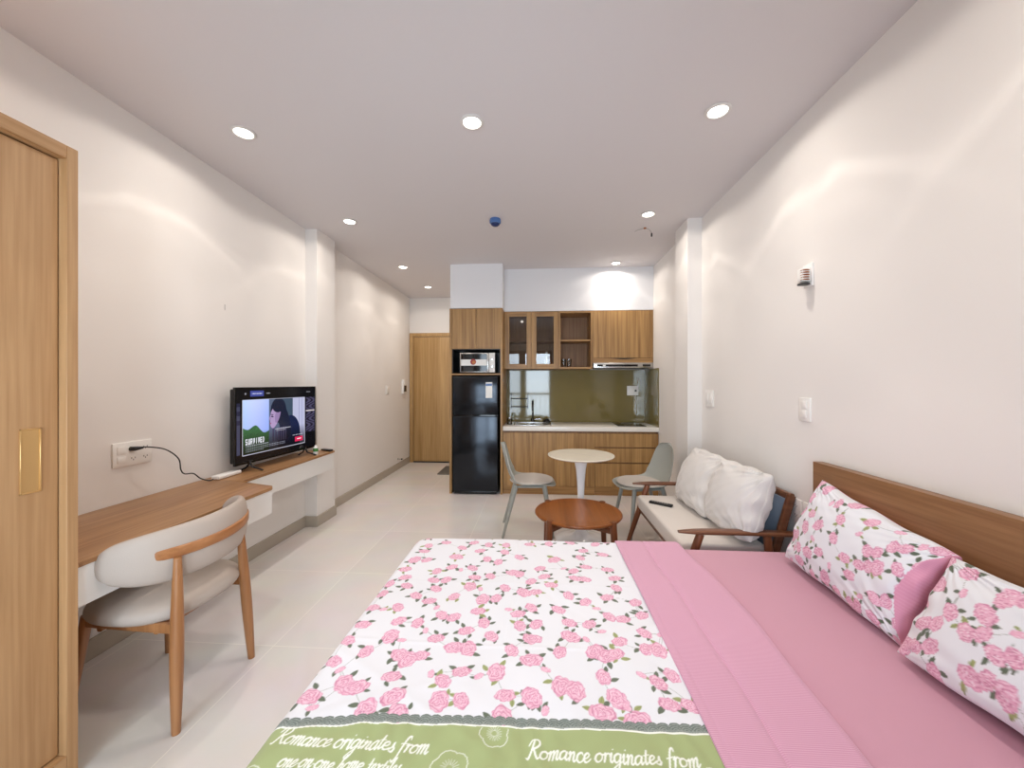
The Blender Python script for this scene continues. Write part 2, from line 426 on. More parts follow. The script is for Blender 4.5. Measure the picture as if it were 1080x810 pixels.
# ------------------------------------------------------------------ wall switches and sockets
def plate_x(name, label, cat, x, y0, y1, z0, z1, side, rockers=(), slots=(), group=None):
    """plate on a side wall: side=+1 faces +X (left wall), -1 faces -X (right wall)"""
    t = thing(name, label, cat, (x, (y0+y1)/2, z0), group=group)
    xa, xb = sorted((x, x+side*.009)); part('plate', bx(xa, xb, y0, y1, z0, z1, bev=.002), M['whitep'], t)
    h = side*.0085
    for (a, b_, c, d) in rockers:
        ya, yb = y0+(y1-y0)*a, y0+(y1-y0)*b_; za, zb = z0+(z1-z0)*c, z0+(z1-z0)*d
        q = sorted((x+h, x+side*.0125)); part('rocker', bx(*q, ya, yb, za, zb, bev=.0015), M['whitep'], t)
    for (a, c) in slots:
        yc, zc = y0+(y1-y0)*a, z0+(z1-z0)*c
        bm = BM()
        for dy, dz in ((-.009, 0), (.009, 0), (0, -.009)):
            q = sorted((x+h, x+side*.0105)); box(bm, *q, yc+dy-.002, yc+dy+.002, zc+dz-.004, zc+dz+.004)
        part('socket_hole', bm, M['shade'], t)
    return t
plate_x('power_socket', 'white double power socket above the desk with a black plug in it', 'socket', XL, 1.83, 2.03, .91, 1.035, 1,
        rockers=[(.10, .30, .52, .85), (.10, .30, .15, .42)], slots=[(.5, .70), (.5, .3), (.82, .72), (.82, .3)])
plate_x('light_switch', 'white two-gang light switch on the right wall above the bed headboard end', 'switch', XR, 2.118, 2.205, 1.145, 1.272, -1,
        rockers=[(.28, .72, .55, .85), (.28, .72, .15, .45)])
plate_x('light_switch', 'small white light switch on the right wall beside the pillar above the sofa', 'switch', XR, 3.24, 3.385, 1.155, 1.29, -1,
        rockers=[(.15, .45, .2, .8), (.55, .85, .2, .8)])
plate_x('power_socket', 'white power socket between sofa and headboard, the one nearer the sofa', 'socket', XR, 2.185, 2.265, .585, .71, -1, slots=[(.5, .7), (.5, .3)])
plate_x('power_socket', 'white power socket half hidden by the headboard, the one nearer the bed', 'socket', XR, 2.085, 2.170, .585, .71, -1, slots=[(.5, .7), (.5, .3)])
plate_x('light_switch', 'narrow white light switch on the corridor wall', 'switch', XL, 5.40, 5.52, 1.19, 1.32, 1, rockers=[(.2, .8, .2, .8)])
t = thing('intercom_box', 'small pale wall box with dark face beside the entry door', 'intercom', (XL, 6.13, 1.18))
part('housing', bx(XL, XL+.03, 6.05, 6.22, 1.18, 1.40, bev=.004), M['whitep'], t)
part('display', bx(XL+.029, XL+.033, 6.08, 6.19, 1.21, 1.31, bev=.002), M['darksteel'], t, label='dark display')
t = thing('door_stop', 'tiny metal door stop on the corridor wall near the skirting', 'door stop', (XL, 5.88, .14))
part('stem', lathe(BM(), [(.014, 0), (.014, .006), (.007, .008), (.007, .06)], XL, 5.88, .16, n=14, axis='x'), M['steel'], t)
part('rubber_tip', lathe(BM(), [(.011, .055), (.012, .07), (.008, .075)], XL, 5.88, .16, n=14, axis='x'), M['black'], t)
# stripped wall lamp
t = thing('wall_lamp', 'small wall lamp stub with ribbed coppery coil high on the right wall', 'wall lamp', (XR, 2.13, 1.87))
part('mount', bx(XR-.012, XR, 2.10, 2.17, 1.86, 1.98, bev=.003), M['whitep'], t)
part('body', xform(bx(-.020, .020, -.022, .022, .015, .085, bev=.004), Matrix.Translation((XR-.032, 2.13, 1.87))), M['whitep'], t)
bm = BM()
for k in range(5): lathe(bm, [(.017, 0), (.021, .003), (.017, .006)], XR-.034, 2.118, 1.89+k*.0125, n=18)
part('coil', bm, M['copper'], t, label='ribbed copper coloured coil')
part('cap', lathe(BM(), [(.02, 0), (.028, .002), (.028, .008), (.02, .01)], XR-.036, 2.125, 1.866, n=20), M['black'], t, label='black rim')
# wall marks
single('wall_mark', bx(XL, XL+.0012, 2.545, 2.549, 1.86, 1.90), M['shade'], 'thin dark pencil scratch on the left wall above the television', 'mark')

# ================================================================== WARDROBE
t = thing('wardrobe', 'tall light oak wardrobe with sliding doors standing at the left wall', 'wardrobe', (-1.88, .37, 0))
wx, wy0, wy1, wz = -1.58, -.55, 1.222, 2.15
bm = BM()
box(bm, XL+.004, wx, wy1-.033, wy1, 0, wz, bev=.0015, seg=1); box(bm, XL+.004, wx, wy0, wy0+.033, 0, wz, bev=.0015, seg=1)
box(bm, XL+.004, XL+.02, wy0+.033, wy1-.033, 0, wz)
part('carcass', bm, M['ward'], t)
bm = BM(); box(bm, XL+.02, wx, wy0+.033, wy1-.033, wz-.045, wz, bev=.0015, seg=1); part('top_panel', bm, M['ward_h'], t)
bm = BM(); box(bm, XL+.02, wx, wy0+.033, wy1-.033, 0, .095, bev=.0015, seg=1); part('bottom_rail', bm, M['ward_h'], t)
def wdoor(y0, y1, xf):
    d = part('door', bx(xf-.02, xf, y0, y1, .10, wz-.05, bev=.0015, seg=1), M['ward'], t)
    part('door_seam', bx(xf-.001, xf+.0008, (y0+y1)/2-.001, (y0+y1)/2+.001, .10, wz-.05), M['ward_h'], d)
    return d
dA = wdoor(.32, wy1-.036, wx-.028); dB = wdoor(wy0+.036, .36, wx-.052)
def pull(y, d, xf):
    hy, z0, z1 = .026, 1.0, 1.205
    bm = BM()
    for a in ((y-hy, y-hy+.004, z0, z1), (y+hy-.004, y+hy, z0, z1), (y-hy, y+hy, z0, z0+.004), (y-hy, y+hy, z1-.004, z1)):
        box(bm, xf-.004, xf+.004, a[0], a[1], a[2], a[3], bev=.0008, seg=1)
    h = part('handle', bm, M['brass'], d, label='brass recessed pull')
    part('handle_inset', bx(xf-.001, xf+.0008, y-hy+.004, y+hy-.004, z0+.004, z1-.004), M['brass'], d)
pull(1.115, dA, wx-.028); pull(-.43, dB, wx-.052)

# ================================================================== DESK AND SHELF
t = thing('desk', 'wall-hung wooden desk with white apron on the left wall beside the wardrobe', 'desk', (-1.9, 1.75, .56))
dz = .72
r = .05; cx_, cy_ = -1.605-r, 2.262-r
cor = [(cx_+r*math.cos(a), cy_+r*math.sin(a)) for a in [k*PI/2/8 for k in range(9)]]
top = [(XL+.003, 1.226), (-1.605, 1.226)] + cor + [(-1.885, 2.335), (-1.885, 2.36), (XL+.003, 2.36)]
part('desktop', prism(BM(), top, dz-.018, dz, bev=.001), M['desk'], t)
part('apron', bx(-1.642, -1.612, 1.226, 2.235, dz-.162, dz-.0185, bev=.001, seg=1), M['white_lam'], t)
part('end_panel', bx(XL+.003, -1.643, 2.205, 2.235, dz-.162, dz-.0185, bev=.001, seg=1), M['white_lam'], t)
part('underside_panel', bx(XL+.003, -1.643, 1.226, 2.204, dz-.162, dz-.15, bev=.001, seg=1), M['white_lam'], t)
t = thing('wall_shelf', 'narrow white-fronted shelf with wooden top running from desk to pillar under the television', 'shelf', (-2.04, 2.95, .56))
part('shelf_top', bx(XL+.003, -1.895, 2.362, 3.475, dz-.018, dz, bev=.001, seg=1), M['desk'], t)
part('drawer_box', bx(XL+.003, -1.902, 2.362, 3.47, dz-.165, dz-.0185, bev=.001, seg=1), M['white_lam'], t)

# ================================================================== TELEVISION
TL, TR = Vector((-2.075, 2.50, 0)), Vector((-2.005, 3.34, 0))
W = (TR-TL).length; ang = math.atan2(-(TR.x-TL.x), (TR.y-TL.y))      # turn about z
t = thing('television', 'black flat television showing a streaming menu, standing on the narrow wall shelf', 'television', (0, 0, 0))
t.location = ((TL.x+TR.x)/2, (TL.y+TR.y)/2, dz); t.rotation_euler = (0, 0, ang)
# local frame: +X faces the room, Y along the width
z0, z1 = .055, .60
bm = bx(-.05, -.004, -W/2+.012, W/2-.012, z0+.012, z1-.012, bev=.008); part('back_shell', bm, M['black'], t, local=True)
bm = BM(); bz = .010
box(bm, -.012, .006, -W/2, W/2, z1-bz, z1, bev=.001, seg=1); box(bm, -.012, .006, -W/2, W/2, z0, z0+.02, bev=.001, seg=1)
box(bm, -.012, .006, -W/2, -W/2+bz, z0+.02, z1-bz, bev=.001, seg=1); box(bm, -.012, .006, W/2-bz, W/2, z0+.02, z1-bz, bev=.001, seg=1)
part('bezel', bm, M['screenblk'], t, local=True)
for yy in (-W/2+.13, W/2-.13):
    bm = sweep(BM(), [(0, yy, .07), (.02, yy, .03), (.095, yy+.01, .006)], [.010, .010, .008], [.006]*3, n=10)
    sweep(bm, [(0, yy, .07), (-.02, yy, .03), (-.055, yy-.01, .006)], [.010, .010, .008], [.006]*3, n=10)
    part('foot', bm, M['black'], t, local=True)
def painted_grid(xs, ys, fn, colors, name, m, parent, local=True):
    """grid mesh with a print held in a colour attribute; colors: (ny,nx,3) linear"""
    ny, nx = len(ys), len(xs)
    X, Y = np.meshgrid(xs, ys); P = fn(X, Y)
    me = bpy.data.meshes.new(name)
    co = np.stack(P, -1).reshape(-1, 3)
    i = np.arange(nx*ny).reshape(ny, nx)
    f = np.stack([i[:-1, :-1], i[:-1, 1:], i[1:, 1:], i[1:, :-1]], -1).reshape(-1, 4)
    me.vertices.add(len(co)); me.vertices.foreach_set('co', co.astype(np.float32).ravel())
    me.loops.add(f.size); me.loops.foreach_set('vertex_index', f.astype(np.int32).ravel())
    me.polygons.add(len(f)); me.polygons.foreach_set('loop_start', (np.arange(len(f))*4).astype(np.int32))
    me.polygons.foreach_set('use_smooth', np.ones(len(f), bool))
    me.update(calc_edges=True)
    ca = me.color_attributes.new('print', 'FLOAT_COLOR', 'POINT')
    rgba = np.ones((len(co), 4), np.float32); rgba[:, :3] = colors.reshape(-1, 3)
    ca.data.foreach_set('color', rgba.ravel())
    me.materials.append(m)
    o = bpy.data.objects.new(name, me); C.objects.link(o)
    if parent is not None: o.parent = parent
    return o
def npl(c):
    c = np.asarray(c, float)/255; return np.where(c <= .04045, c/12.92, ((c+.055)/1.055)**2.4)
def tv_picture():
    nx, ny = 360, 210
    U, V = np.meshgrid((np.arange(nx)+.5)/nx, (np.arange(ny)+.5)/ny)     # V up
    I = np.zeros((ny, nx, 3)); I[:] = (8, 8, 12)
    def put(mask, col, a=1.0): I[mask] = I[mask]*(1-a)+np.array(col)*a
    def ell(cx, cy, a, b, rot=0):
        x = (U-cx)*1.65; y = V-cy; c_, s_ = math.cos(rot), math.sin(rot)
        return ((x*c_+y*s_)/a)**2+((-x*s_+y*c_)/b)**2 < 1
    R_ = (U > .07) & (U < .845) & (V > .08) & (V < .84)
    # picture: blue sky, bush, grey wall, dark-haired figure looking down
    sky = np.stack([120+60*V+20*np.sin(9*U), 150+50*V+15*np.sin(7*U+1), 226+20*V], -1); I[R_] = np.clip(sky, 0, 255)[R_]
    put(R_ & (U > .36), (84, 96, 120)); put(R_ & (U > .52) & (U < .67), (58, 74, 92)); put(R_ & (U > .67), (176, 178, 206))
    put(R_ & (U > .755) & (U < .765), (140, 142, 176)); put(R_ & (U > .80) & (U < .806), (140, 142, 176))
    nzz = .5+.5*np.sin(60*U+9*np.sin(40*V))*np.sin(55*V+7*np.sin(50*U))
    bush = R_ & (V < .40+.06*np.sin(11*U)+.03*np.sin(37*U)) & (U < .36)
    I[bush] = np.stack([40+24*nzz, 74+40*nzz, 52+14*nzz], -1)[bush]
    put(R_ & (ell(.62, .22, .26, .30) | ell(.66, .33, .18, .24, .3)), (22, 32, 66))
    put(R_ & ell(.48, .66, .165, .19), (24, 30, 52)); put(R_ & ell(.55, .5, .12, .30, .35), (22, 28, 50))
    put(R_ & (ell(.425, .56, .085, .145, -.12) | ell(.41, .47, .055, .07)), (164, 142, 182))
    put(R_ & ell(.47, .60, .05, .13, -.3), (140, 118, 160)); put(R_ & ell(.475, .72, .12, .09), (22, 28, 50))
    put(R_ & ell(.375, .55, .018, .03), (150, 128, 170))
    put(R_ & ell(.40, .575, .028, .010, -.2), (50, 40, 74)); put(R_ & ell(.395, .605, .034, .006, -.2), (60, 48, 80)); put(R_ & ell(.378, .475, .02, .009), (146, 84, 120))
    put(R_ & (np.abs(np.sin(U*95)) > .5) & (U > .40) & (U < .58) & (V > .2) & (V < .40), (70, 66, 96))
    I[R_] = I[R_]*(.25+.75*np.clip((V-.08)/.32, 0, 1))[R_][:, None]
    frame = ((np.abs(U-.07) < .003) | (np.abs(U-.845) < .003)) & (V > .08) & (V < .84) | ((np.abs(V-.08) < .004) | (np.abs(V-.84) < .004)) & (U > .07) & (U < .845)
    put(frame, (190, 190, 206))
    # neighbours of the carousel
    Rr = (U > .865) & (V > .25) & (V < .84); put(Rr, (70, 66, 92)); put(Rr & (np.sin(80*U+6*np.sin(30*V)) > .1), (34, 30, 44)); put(Rr & (V > .60) & (V < .62), (200, 190, 190))
    Rl = (U > .012) & (U < .045) & (V > .10) & (V < .80); put(Rl, (60, 62, 84)); put(Rl & (V > .5) & (np.sin(V*50) > 0), (36, 36, 60))
    # menu bar
    put((U > .15) & (U < .30) & (V > .885) & (V < .965), (64, 72, 142)); put((U > .17) & (U < .28) & (V > .917) & (V < .934) & (np.sin(U*420) > -.3), (210, 214, 240))
    put((U > .33) & (U < .375) & (V > .917) & (V < .934) & (np.sin(U*420) > -.3), (180, 180, 190)); put(ell(.10, .925, .014, .014), (150, 150, 160)); put((U > .87) & (U < .93) & (V > .925) & (V < .935), (150, 150, 160))
    # title, captions, red button
    font = {'S': ('111', '100', '111', '001', '111'), 'U': ('101', '101', '101', '101', '111'), 'R': ('111', '101', '111', '110', '101'),
            'V': ('101', '101', '101', '101', '010'), 'I': ('010', '010', '010', '010', '010'), 'E': ('111', '100', '111', '100', '111'), 'D': ('110', '101', '101', '101', '110')}
    for k, ch in enumerate('SURVIVED'):
        for r_, row in enumerate(font[ch]):
            for c_, v in enumerate(row):
                if v == '1': put((U > .10+k*.0265+c_*.0066) & (U < .10+k*.0265+(c_+1)*.0066) & (V < .30-r_*.016) & (V > .30-(r_+1)*.016), (226, 226, 236))
    for v0, u1, a in ((.195, .36, .85), (.165, .56, .6), (.142, .56, .6), (.118, .30, .6)):
        put((U > .10) & (U < u1) & (V > v0) & (V < v0+.009) & (np.sin(U*330) > -.5), (210, 210, 226), a)
    put((U > .44) & (U < .64) & (V > .375) & (V < .385), (226, 226, 236), .8); put((U > .45) & (U < .57) & (V > .35) & (V < .358), (226, 226, 236), .8)
    put((U > .66) & (U < .81) & (V > .235) & (V < .245) & (np.sin(U*300) > -.5), (220, 220, 236), .8)
    put((U > .70) & (U < .815) & (V > .13) & (V < .205), (206, 40, 84)); put((U > .73) & (U < .79) & (V > .163) & (V < .174), (240, 220, 226))
    return npl(I)
img = tv_picture(); sw, s0, s1 = W-2*bz, z0+.02, z1-bz
painted_grid(np.linspace(-sw/2, sw/2, 360), np.linspace(s0, s1, 210), lambda X, Y: (np.full_like(X, .0008), X, Y), img, 'screen', M['screen'], t)['label'] = 'lit screen with a programme menu'
# clutter on the shelf
single('power_adapter', bx(-2.12, -2.06, 2.36, 2.55, dz+.0008, dz+.026, bev=.008, seg=3), M['whitep'], 'flat white adapter box lying on the desk end before the television', 'adapter')
t = thing('small_bottle', 'tiny white bottle with green label before the right edge of the television', 'bottle', (-1.945, 3.25, dz))
part('body', lathe(BM(), [(.018, .0005), (.02, .004), (.02, .06), (.014, .072), (.009, .076), (.009, .085)], n=20), M['whitep'], t, local=True)
part('label_band', lathe(BM(), [(.0205, .03), (.0208, .032), (.0208, .058), (.0205, .06)], n=20), M['green'], t, local=True, label='green band')
t = thing('remote_control', 'black remote control on the shelf end by the left pillar', 'remote control', (-1.95, 3.44, dz))
part('body', xform(bx(-.02, .02, -.06, .06, .0006, .018, bev=.005), Matrix.Rotation(1.2, 4, 'Z')), M['black'], t, local=True)
bm = BM()
for i in range(3):
    for j in range(6): lathe(bm, [(.003, .0175), (.003, .0195)], -.01+i*.01, -.045+j*.016, 0, n=8)
part('buttons', xform(bm, Matrix.Rotation(1.2, 4, 'Z')), M['shade'], t, local=True)
# cable
t = thing('power_cable', 'black power cable running from the wall socket across the desk', 'cable', (XL, 1.93, .72))
pts = catmull([(XL+.035, 1.925, .998), (XL+.05, 1.965, 1.0), (XL+.06, 2.06, .97), (XL+.05, 2.15, .90), (XL+.045, 2.17, .83), (XL+.05, 2.19, .80), (XL+.04, 2.26, .785), (XL+.05, 2.30, .745), (XL+.08, 2.33, .7245), (XL+.088, 2.354, .727)])
part('cord', sweep(BM(), pts, .0035, n=8), M['cable'], t)
part('cord', sweep(BM(), catmull([(XL+.088, 2.554, .727), (XL+.08, 2.58, .7245), (XL+.03, 2.60, .7245), (XL+.05, 2.68, .7245)]), .0035, n=8), M['cable'], t)
part('plug', sweep(BM(), [(XL+.0095, 1.915, .998), (XL+.03, 1.92, .998), (XL+.045, 1.95, 1.0)], [.012, .012, .006], n=12), M['black'], t)
# ================================================================== KITCHEN
YF = 4.63
t = thing('fridge_cabinet', 'tall walnut cabinet housing the refrigerator and microwave, left end of kitchen', 'cabinet', (-.747, 4.94, 0))
part('side_panel', bx(-1.075, -1.045, YF, YK-.004, 0, 2.258, bev=.001, seg=1), M['kit'], t)
part('side_panel', bx(-.450, -.424, YF, YK-.004, 0, 2.258, bev=.001, seg=1), M['kit'], t)
part('box_bottom', bx(-1.044, -.451, YF+.02, YK-.004, 1.765, 1.785), M['kit_h'], t); part('box_top', bx(-1.044, -.451, YF+.02, YK-.004, 2.236, 2.258), M['kit_h'], t)
part('niche_shelf', bx(-1.044, -.451, YF+.005, YK-.03, 1.447, 1.466, bev=.001, seg=1), M['kit_h'], t)
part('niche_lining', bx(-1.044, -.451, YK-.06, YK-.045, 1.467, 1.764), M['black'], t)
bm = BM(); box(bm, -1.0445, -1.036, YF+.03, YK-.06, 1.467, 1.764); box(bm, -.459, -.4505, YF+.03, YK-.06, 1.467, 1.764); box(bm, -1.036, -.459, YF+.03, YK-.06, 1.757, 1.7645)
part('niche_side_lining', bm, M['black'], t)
for x0, x1 in ((-1.043, -.7485), (-.7455, -.452)):
    part('door', bx(x0, x1, YF+.001, YF+.019, 1.768, 2.256, bev=.001, seg=1), M['kit'], t)
# microwave
t = thing('microwave', 'small microwave with black window and white control panel above the refrigerator', 'microwave', (-.74, 4.85, 1.466))
m0, m1, q0, q1, yf = -.955, -.522, 1.480, 1.722, 4.68
part('body', bx(m0, m1, yf+.012, yf+.34, q0, q1, bev=.004), M['black'], t)
for x in (m0+.04, m1-.04):
    for y in (yf+.05, yf+.3): part('foot', lathe(BM(), [(.012, -.0135), (.014, 0)], x, y, q0, n=12), M['black'], t)
d = part('door', bx(m0, m1-.075, yf, yf+.011, q0+.001, q1-.001, bev=.002), M['steel'], t, label='silver edged door')
part('door_window', bx(m0+.012, m1-.098, yf-.002, yf+.001, q0+.012, q1-.012, bev=.001, seg=1), M['blackgloss'], d)
part('handle', bx(m1-.094, m1-.079, yf-.02, yf+.001, q0+.01, q1-.01, bev=.004), M['steel'], d)
st = BM(); box(st, m0+.014, m1-.10, yf-.0032, yf-.0021, q0+.085, q0+.16)
part('sticker', st, M['paper'], d, label='white advertising sticker')
pl_ = lathe(BM(), [(.002, -.0052), (.034, -.0050), (.036, -.0034)], m0+.165, yf, q0+.13, n=24, axis='y'); part('food_picture', pl_, M['red'], d)
part('food_picture', lathe(BM(), [(.002, -.0072), (.018, -.0070), (.02, -.0053)], m0+.172, yf, q0+.125, n=18, axis='y'), M['orange'], d)
cp = part('control_panel', bx(m1-.073, m1, yf, yf+.011, q0+.001, q1-.001, bev=.002), M['whitep'], t, label='white panel with two dials')
for zz in (q0+.075, q0+.165):
    part('dial', lathe(BM(), [(.021, 0), (.021, -.008), (.017, -.014), (.004, -.015)], m1-.037, yf, zz, n=24, axis='y'), M['steel'], cp)
# refrigerator
t = thing('refrigerator', 'tall black two-door refrigerator standing in the walnut cabinet', 'refrigerator', (-.755, 4.9, 0))
f0, f1 = -1.030, -.478
part('body', bx(f0, f1, YF+.02, YF+.56, .03, 1.435, bev=.004), M['black'], t)
part('lower_door', bx(f0, f1, YF-.03, YF+.016, .045, .950, bev=.008, seg=3), M['fridge'], t)
fd = part('freezer_door', bx(f0, f1, YF-.03, YF+.016, .966, 1.432, bev=.008, seg=3), M['fridge'], t)
part('energy_label', bx(-.625, -.545, YF-.0318, YF-.0302, 1.17, 1.36), M['paper'], fd, label='white energy label')
part('energy_label', bx(-.623, -.547, YF-.0330, YF-.0319, 1.315, 1.345), M['blue'], fd, label='blue band of the label')
part('grip', bx(f0+.03, f1-.03, YF-.026, YF+.01, .951, .965), M['blackgloss'], t)
part('kick_plate', bx(f0+.02, f1-.02, YF-.01, YF+.02, .008, .043, bev=.003), M['black'], t)
for x in (f0+.05, f1-.05):
    for y in (YF+.05, YF+.5): part('foot', lathe(BM(), [(.016, 0), (.016, .03)], x, y, 0, n=12), M['black'], t)
# wall units
YU = 4.88
t = thing('wall_cabinet', 'walnut wall cabinet with two grey glass doors, left of the wall units', 'cabinet', (-.08, 5.06, 1.53))
bm = BM()
box(bm, -.421, -.403, YU+.02, YK-.004, 1.53, 2.258); box(bm, .247, .265, YU+.02, YK-.004, 1.53, 2.258)
box(bm, -.403, .247, YU+.02, YK-.004, 1.53, 1.548); box(bm, -.403, .247, YU+.02, YK-.004, 2.24, 2.258); box(bm, -.403, .247, YK-.02, YK-.004, 1.548, 2.24)
part('carcass', bm, M['kit_in'], t)
part('shelf', bx(-.403, .247, YU+.05, YK-.021, 1.88, 1.895), M['kit_in'], t)
for x0, x1 in ((-.421, -.0795), (-.0765, .265)):
    bm = BM(); s_ = .062
    box(bm, x0, x0+s_, YU, YU+.019, 1.53, 2.258, bev=.001, seg=1); box(bm, x1-s_, x1, YU, YU+.019, 1.53, 2.258, bev=.001, seg=1)
    d = part('door', bm, M['kit'], t)
    for za, zb in ((1.53, 1.592), (2.195, 2.258)): part('door_rail', bx(x0+s_, x1-s_, YU+.0003, YU+.0187, za, zb), M['kit_h'], d)
    part('pane', bx(x0+s_-.004, x1-s_+.004, YU+.007, YU+.012, 1.588, 2.199), M['tinted'], d)
for k, (x, m_, tilt, nm, lb) in enumerate(((.15, 'paper', .0, 'book', 'pale upright book behind the right glass door of the wall cabinet'), (.225, 'teak', -.28, 'book', 'brown book leaning behind the right glass door of the wall cabinet'))):
    bm = bx(-.012, .012, -.07, .07, 0, .20-.01*k, bev=.002)
    xform(bm, Matrix.Translation((x-.035+k*.0, 4.99, 1.5485)) @ Matrix.Rotation(tilt, 4, 'Y'))
    single(nm, bm, M[m_], lb, 'book', group='books in the glass cabinet')
t = thing('open_shelf_unit', 'open walnut shelf unit with one divider in the middle of the wall units', 'shelf', (.475, 5.06, 1.53))
for xa in (.267, .667): part('side_panel', bx(xa, xa+.022, YU, YK-.004, 1.53, 2.258, bev=.001, seg=1), M['kit'], t)
part('bottom_board', bx(.289, .667, YU, YK-.004, 1.53, 1.552), M['kit_h'], t); part('top_board', bx(.289, .667, YU, YK-.004, 2.236, 2.258), M['kit_h'], t)
part('middle_shelf', bx(.289, .667, YU+.01, YK-.016, 1.880, 1.897), M['kit_h'], t); part('back_panel', bx(.289, .667, YK-.015, YK-.004, 1.552, 2.236), M['kit_in'], t)
for k, (x, lb) in enumerate(((.335, 'clear drinking glass on the open shelf, the one nearer the glass doors'), (.405, 'clear drinking glass on the open shelf, the one farther from the glass doors'))):
    single('drinking_glass', lathe(BM(), [(.024, 0), (.031, .105), (.0295, .105), (.023, .006), (.001, .005)], x, 4.97, 1.5525, n=22, cap=False), M['jar'], lb, 'glass', group='glasses on the open shelf')
t = thing('wall_cabinet', 'closed walnut wall cabinet over the range hood at the right wall', 'cabinet', (1.06, 5.06, 1.60))
part('carcass', bx(.692, 1.432, YU+.02, YK-.004, 1.606, 2.258), M['kit'], t)
part('door', bx(.692, 1.418, YU, YU+.019, 1.665, 2.258, bev=.001, seg=1), M['kit'], t)
part('filler_strip', bx(1.4185, 1.432, YU, YU+.019, 1.606, 2.258), M['kit'], t)
bm = bx(.692, 1.418, YU+.006, YU+.019, 1.606, 1.662); part('lower_rail', bm, M['kit_h'], t)
pts = [(.90+.36*k/12, 1.6625) for k in range(13)]+[(.90+.36*k/12, 1.6625-.014*math.sin(PI*k/12)) for k in range(11, 0, -1)]
part('finger_pull', prism(BM(), pts, YU+.001, YU+.0058, plane='xz'), M['black'], t, label='dark curved finger pull')
t = thing('range_hood', 'slim steel pull-out range hood under the right wall cabinet', 'range hood', (1.06, 5.05, 1.525))
part('body', bx(.70, 1.425, YU+.03, YK-.02, 1.545, 1.6045, bev=.002), M['steel'], t)
part('front_strip', bx(.70, 1.425, YU-.005, YU+.029, 1.538, 1.6045, bev=.003), M['steel'], t)
part('control_strip', bx(.745, 1.245, YU-.008, YU-.004, 1.556, 1.583, bev=.001, seg=1), M['blackgloss'], t)
part('control_strip', bx(1.305, 1.40, YU-.008, YU-.004, 1.556, 1.583, bev=.001, seg=1), M['blackgloss'], t)
part('badge', bx(.815, .85, YU-.0095, YU-.008, 1.56, 1.579), M['paper'], t)
part('filter', bx(.73, 1.40, YU+.04, YK-.04, 1.535, 1.5448), M['black'], t)
# back-painted glass splash
t = thing('backsplash', 'glossy olive green glass backsplash behind the worktop', 'backsplash', (.5, YK, .822))
part('back_pane', bx(-.422, 1.426, YK-.01, YK-.001, .823, 1.528), M['olive'], t)
part('side_pane', bx(1.427, 1.436, 4.66, YK-.001, .823, 1.528), M['olive'], t)
# base units
t = thing('base_cabinet', 'walnut base cabinet with three flat doors under the sink', 'cabinet', (.13, 4.95, 0))
part('carcass', bx(-.421, .683, YF+.055, YK-.004, .10, .765), M['kit_in'], t)
for x0, x1 in ((-.421, -.1045), (-.1015, .2605), (.2635, .6825)):
    part('door', bx(x0, x1, YF+.033, YF+.052, .105, .745, bev=.001, seg=1), M['kit'], t)
part('plinth', bx(-.421, .683, YF+.045, YF+.0545, .0, .102), M['kit_h'], t)
t = thing('drawer_cabinet', 'walnut base cabinet with three drawers under the cooktop', 'cabinet', (1.05, 4.95, 0))
part('carcass', bx(.685, 1.432, YF+.055, YK-.004, .10, .765), M['kit_in'], t)
for z0_, z1_ in ((.105, .386), (.400, .569), (.583, .745)):
    part('drawer', bx(.6865, 1.432, YF+.033, YF+.052, z0_, z1_, bev=.001, seg=1), M['kit'], t)
part('plinth', bx(.685, 1.432, YF+.045, YF+.0545, .0, .102), M['kit_h'], t)
bm = bx(-.4225, 1.4355, YF+.02, YK-.002, .770, .822, bev=.003)
single('worktop', bm, M['quartz'], 'white stone worktop along the kitchen base cabinets', 'worktop')
# sink, tap, jar, rack, hob
t = thing('sink', 'steel kitchen sink with raised rim set in the worktop', 'sink', (-.05, 4.95, .822))
bm = BM(); a0, a1, b0, b1, z_ = -.30, .17, 4.74, 5.13, .8225
for r_ in ((a0, a1, b0, b0+.03), (a0, a1, b1-.06, b1), (a0, a0+.03, b0+.03, b1-.06), (a1-.03, a1, b0+.03, b1-.06)): box(bm, *r_, z_, z_+.012, bev=.003)
part('rim', bm, M['steel'], t)
part('basin', bx(a0+.03, a1-.03, b0+.03, b1-.06, z_, z_+.003), M['steel'], t)
t = thing('kitchen_tap', 'dark gooseneck kitchen tap behind the sink', 'tap', (-.065, 5.10, .822))
part('spout', sweep(BM(), catmull([(-.065, 5.10, .84), (-.065, 5.10, 1.02), (-.065, 5.07, 1.10), (-.065, 5.0, 1.11), (-.065, 4.965, 1.07), (-.065, 4.96, 1.03)]), .011, n=12), M['darksteel'], t)
part('base', lathe(BM(), [(.026, .0135), (.026, .03), (.02, .06), (.013, .064)], -.065, 5.10, .822, n=20), M['darksteel'], t)
part('lever', sweep(BM(), [(-.045, 5.10, .865), (-.01, 5.095, .875), (.035, 5.09, .88)], [.008, .007, .006], n=10), M['chrome'], t)
t = thing('glass_jar', 'clear glass jar with lid on the worktop left of the sink', 'jar', (-.355, 4.86, .822))
part('jar_body', lathe(BM(), [(.028, .0005), (.034, .004), (.034, .07), (.028, .078), (.026, .078), (.031, .07), (.031, .008), (.001, .007)], -.355, 4.86, .822, n=24, cap=False), M['jar'], t)
part('lid', lathe(BM(), [(.029, .0785), (.031, .08), (.031, .094), (.004, .096)], -.355, 4.86, .822, n=24), M['steel'], t)
t = thing('dish_bowl', 'small dark bowl upturned on the sink rim', 'bowl', (.13, 5.05, .834))
part('bowl', lathe(BM(), [(.052, .0008), (.050, .01), (.04, .028), (.022, .038), (.02, .044), (.003, .044)], .12, 5.09, .8345, n=24), M['black'], t)
